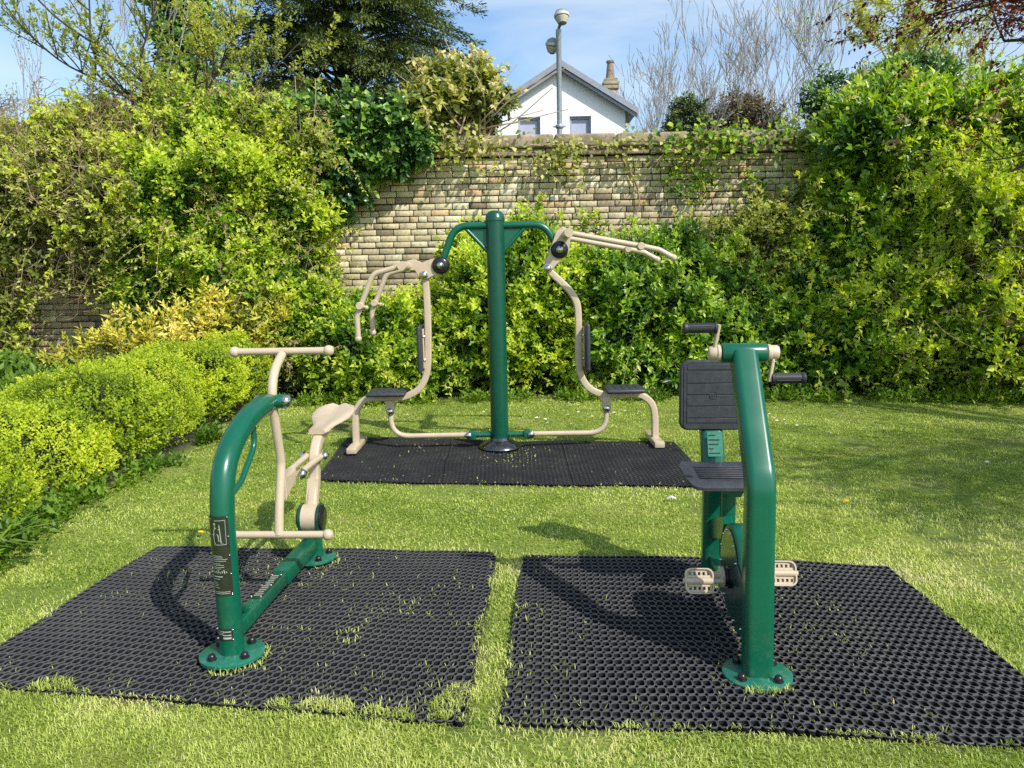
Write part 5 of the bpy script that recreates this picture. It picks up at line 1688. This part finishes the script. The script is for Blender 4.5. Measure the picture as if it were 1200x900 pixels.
# ------------------------------------------------------------------ lawn grass
def grass():
    rng = np.random.default_rng(201)
    xs, ys = [], []
    for (x0, x1, y0, y1, dens) in ((-3.2, 3.2, 1.55, 2.7, 21000), (-3.3, 3.6, 2.7, 4.0, 12500), (-3.2, 4.8, 4.0, 5.5, 5200), (-3.1, 6.0, 5.5, 7.3, 3400), (-3.1, 7.5, 7.3, 9.6, 2300)):
        n = int((x1 - x0) * (y1 - y0) * dens)
        xs.append(rng.uniform(x0, x1, n)); ys.append(rng.uniform(y0, y1, n))
    P = np.stack([np.concatenate(xs), np.concatenate(ys), np.zeros(sum(map(len, xs)))], 1)
    keep = np.ones(len(P), bool)
    fr = vnoise(P * 5.5, 202)
    fr2 = vnoise(P * 17.0, 203)
    onmat = np.zeros(len(P), bool)
    for key, p in MATS.items():
        d = poly_depth(P, p)
        lim = .0 + .05 * np.clip(fr - .55, 0, 1) + .03 * (fr2 - .5) - (.01 if key == 'C' else .0)
        keep &= d < lim
        onmat |= (d > 0) & (d < lim)
    # clump spilling over the near inner corner of the left mat
    for (cx, cy, r) in ((-.17, 2.57, .09), (-.20, 2.45, .10), (-.72, 2.49, .06), (-.62, 2.47, .06), (-.5, 2.45, .06), (-.4, 2.43, .05), (-1.75, 2.66, .08), (-.85, 2.51, .05)):
        add = (np.hypot(P[:, 0] - cx, P[:, 1] - cy) < r * (.75 + .6 * fr2))
        onmat |= add & ~keep; keep |= add
    # keep clear of the hedge foot and under shrubs
    keep &= ~((P[:, 0] < -2.95 + .06 * np.sin(P[:, 1] * 2.1)) & (P[:, 1] > 3.6))
    bald = vnoise(P * 1.7, 21)
    keep &= ~((bald > .76) & (rng.random(len(P)) < .7))
    keep &= ~((P[:, 1] > 9.25) & (rng.random(len(P)) < .5))
    P, onmat = P[keep], onmat[keep]
    P[:, 2] = gz(P[:, 0], P[:, 1]) + np.where(onmat, .014, 0)
    n = len(P)
    far = np.clip((P[:, 1] - 2) / 7, 0, 1)
    h = (.009 + .011 * rng.random(n) + .009 * np.clip(vnoise(P * 1.6, 204) - .35, 0, 1)) * (1 + .15 * onmat)
    h *= 1 + .9 * np.clip((P[:, 1] - 8.9) / .5, 0, 1)
    wd = .0026 + .0055 * far + .001 * rng.random(n)
    az = rng.random(n) * 2 * PI
    lean = .4 + 1.1 * rng.random(n)
    d = np.stack([np.cos(az), np.sin(az), np.zeros(n)], 1)
    s = np.stack([-np.sin(az), np.cos(az), np.zeros(n)], 1) * (wd / 2)[:, None]
    mid = P + d * (h * lean * .35)[:, None] + np.array([0, 0, 1]) * (h * .62)[:, None]
    tip = P + d * (h * lean)[:, None] + np.array([0, 0, 1]) * (h * (1.0 - .28 * lean))[:, None]
    V = np.stack([P - s, P + s, mid - s * .75, mid + s * .75, tip], 1).reshape(-1, 3)
    b = np.arange(n)[:, None] * 5
    T = np.concatenate([b + np.array([[0, 1, 3]]), b + np.array([[0, 3, 2]]), b + np.array([[2, 3, 4]])], 1).reshape(-1, 3)
    big = vnoise(P * .8, 205); md = vnoise(P * 3.2, 206); sm = vnoise(P * 11.0, 207)
    # yellowed turf round the front mats, richer green towards the back
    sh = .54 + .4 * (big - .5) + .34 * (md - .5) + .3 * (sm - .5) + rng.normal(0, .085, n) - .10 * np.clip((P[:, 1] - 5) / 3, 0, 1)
    edge = np.zeros(n)
    for key in ('L', 'R'):
        dd = poly_depth(P, MATS[key]); edge = np.maximum(edge, np.clip(1 - np.abs(dd) / .16, 0, 1))
    sh += .16 * edge * md
    dry = rng.random(n) < .025 + .2 * np.clip(vnoise(P * 2.6, 209) - .62, 0, 1)
    sh = np.where(dry, .95, sh)
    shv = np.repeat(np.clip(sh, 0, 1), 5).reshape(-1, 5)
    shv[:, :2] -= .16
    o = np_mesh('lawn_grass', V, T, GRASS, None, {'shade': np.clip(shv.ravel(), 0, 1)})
    tag(o, 'short mown lawn grass', 'grass', kind='stuff')

    # small tufts pushing up through the rings of the mats
    rng = np.random.default_rng(211)
    Q = []
    for key, nx, ny, amt in (('L', 60, 33, 1.1), ('R', 56, 31, 1.0), ('C', 90, 31, .7)):
        A, B, C_, D = [np.array(p) for p in MATS[key]]
        I, J = np.meshgrid(np.arange(nx), np.arange(ny)); u = (I.ravel() + .5) / nx; v = (J.ravel() + .5) / ny
        X = (A[None] * ((1 - u) * (1 - v))[:, None] + B[None] * (u * (1 - v))[:, None] + C_[None] * (u * v)[:, None] + D[None] * ((1 - u) * v)[:, None])
        XY = np.concatenate([X, np.zeros((len(X), 1))], 1)
        pr = np.clip(vnoise(XY * 2.3, 212) - .38, 0, 1) * 1.5 + 1.2 * np.clip(.2 - v, 0, 1)
        k = rng.random(len(X)) < pr * amt
        for c in XY[k]:
            for t in range(rng.integers(2, 6)): Q.append((c[0] + rng.normal(0, .006), c[1] + rng.normal(0, .006), 0))
    # rings of grass at the feet of the posts
    for (x, y, r, m_, a0, a1) in ((-1.135, 2.884, .13, 120, -1.9, .6), (.879, 2.644, .128, 90, -2.2, -.9), (-1.08, 3.93, .12, 60, -1.2, 1.2), (.95, 3.56, .125, 70, -2.4, -1.2), (.06, 3.2, .05, 40, 0, 6.3), (-.70, 3.02, .04, 40, 0, 6.3)):
        for t in range(m_):
            a = rng.uniform(a0, a1); rr = r + abs(rng.normal(0, .012))
            Q.append((x + rr * math.cos(a), y + rr * math.sin(a), .02))
    Q = np.array(Q); n = len(Q)
    Q[:, 2] += gz(Q[:, 0], Q[:, 1])
    az = rng.random(n) * 2 * PI; h = .008 + .016 * rng.random(n) ** 1.5 + .012 * (rng.random(n) < .06); ln_ = .3 + .9 * rng.random(n)
    wd = .003 + .003 * np.clip((Q[:, 1] - 2) / 4, 0, 1)
    d = np.stack([np.cos(az), np.sin(az), np.zeros(n)], 1); s = np.stack([-np.sin(az), np.cos(az), np.zeros(n)], 1) * (wd / 2)[:, None]
    mid = Q + d * (h * ln_ * .4)[:, None] + np.array([0, 0, 1]) * (h * .62)[:, None]
    tip = Q + d * (h * ln_)[:, None] + np.array([0, 0, 1]) * h[:, None]
    V = np.stack([Q - s, Q + s, mid - s, mid + s, tip], 1).reshape(-1, 3)
    b = np.arange(n)[:, None] * 5
    T = np.concatenate([b + np.array([[0, 1, 3]]), b + np.array([[0, 3, 2]]), b + np.array([[2, 3, 4]])], 1).reshape(-1, 3)
    o = np_mesh('mat_grass', V, T, GRASS, None, {'shade': np.repeat(np.clip(.6 + rng.normal(0, .2, n), 0, 1), 5)})
    tag(o, 'sparse grass tufts growing through the rings of the mats', 'grass', kind='stuff')


grass()


def clover():
    rng = np.random.default_rng(231)
    n = 90000
    P = np.stack([rng.uniform(-3.0, 5.5, n), rng.uniform(1.6, 7.0, n), np.zeros(n)], 1)
    k = (vnoise(P * 1.9, 232) * .6 + vnoise(P * 7.0, 233) * .4) > .57
    for p in MATS.values(): k &= poly_depth(P, p) < -.01
    k &= ~((P[:, 0] < -2.9) & (P[:, 1] > 3.6))
    P = P[k]; n = len(P)
    P[:, 2] = gz(P[:, 0], P[:, 1]) + rng.uniform(.006, .02, n)
    d = rng.normal(size=(n, 3)) * np.array([1, 1, .25])
    o = leaves('lawn_weeds', P, d, np.array([[0, 0, 1.0]]) + rng.normal(size=(n, 3)) * .3, .012 * (.6 + .8 * rng.random(n)), .85, .62 + rng.normal(0, .16, n), LF_WEED)
    tag(o, 'tiny clover and weed leaves growing low among the lawn grass', 'ground cover', kind='stuff')


clover()


# ------------------------------------------------------------------ lawn flowers and a scrap
def flower(name, label, cat, group, petal_m, centre_m, r, n, h):
    root = empty(name); tag(root, label, cat, group)
    mb = MB()
    for k in range(n):
        a = 2 * PI * k / n
        d = Vector((math.cos(a), math.sin(a), 0)); s = Vector((-d.y, d.x, 0)) * r * .24
        z = Vector((0, 0, h))
        mb.add([z, z + d * r * .6 + s + Vector((0, 0, r * .15)), z + d * r + Vector((0, 0, r * .1)), z + d * r * .6 - s + Vector((0, 0, r * .15))], [(0, 1, 2, 3)])
    mb.build('petals', petal_m, root, smooth=False)
    mb = MB(); mb.dome((0, 0, h), (0, 0, 1), r * .35, r * .3, 10); mb.build('flower_centre', centre_m, root)
    mb = MB(); mb.tube([(0, 0, 0), (0, 0, h)], .0015, 4); mb.build('stem', LF_WEED, root)
    return root


def scatter(proto, pts, labels=None):
    for i, (x, y) in enumerate(pts):
        if i == 0: o = proto
        else:
            o = proto.copy(); col.objects.link(o)
            for ch in proto.children:
                c = ch.copy(); c.parent = o; col.objects.link(c)
        o.location = (x, y, float(gz(x, y)))
        o.rotation_euler = (random.uniform(-.3, .3), random.uniform(-.3, .3), random.uniform(0, 6))
        s = random.uniform(.75, 1.2); o.scale = (s, s, s)
        if labels: o['label'] = labels[i]


rd = np.random.default_rng(221)
dz = flower('daisy', 'tiny white daisy in the lawn between the twin-seat machine and the wall shrubs', 'daisy', 'daisies behind the twin-seat machine', PETAL, YELLOW, .017, 11, .045)
scatter(dz, [(rd.normal(.55, .55), rd.uniform(7.6, 8.8)) for i in range(34)])
dz2 = flower('daisy', 'tiny white daisy in the lawn to the right of the right-hand mat', 'daisy', 'daisies on the right of the lawn', PETAL, YELLOW, .014, 11, .04)
scatter(dz2, [(rd.uniform(2.3, 4.6), rd.uniform(5.0, 8.0)) for i in range(18)])
dn = flower('dandelion', '', 'dandelion', 'dandelions in the lawn', YELLOW, YELLOW, .02, 22, .04)
scatter(dn, [(-1.88, 4.42), (2.12, 4.75), (2.85, 4.35), (1.47, 5.05), (-2.72, 4.75), (3.9, 6.1)],
        ['yellow dandelion in the grass just beyond the left mat', 'yellow dandelion in the lawn beyond the far right corner of the right mat', 'yellow dandelion in the lawn furthest right of the right mat', 'yellow dandelion in the lawn right of the cycle machine seat', 'yellow dandelion close to the near end of the hedge', 'yellow dandelion by the bare patch at the far right'])
mb = MB(); mb.add([(-.03, 0, .03), (.0, -.012, .045), (.035, .0, .03), (.03, .02, .038), (0, .025, .05), (-.028, .02, .034)], [(0, 1, 4, 5), (1, 2, 3, 4)])
pp = mb.build('paper_scrap', PAPER, None, smooth=False); pp.location = (1.03, 4.88, 0)
tag(pp, 'small crumpled pale scrap lying on the lawn left of the right machine', 'litter')
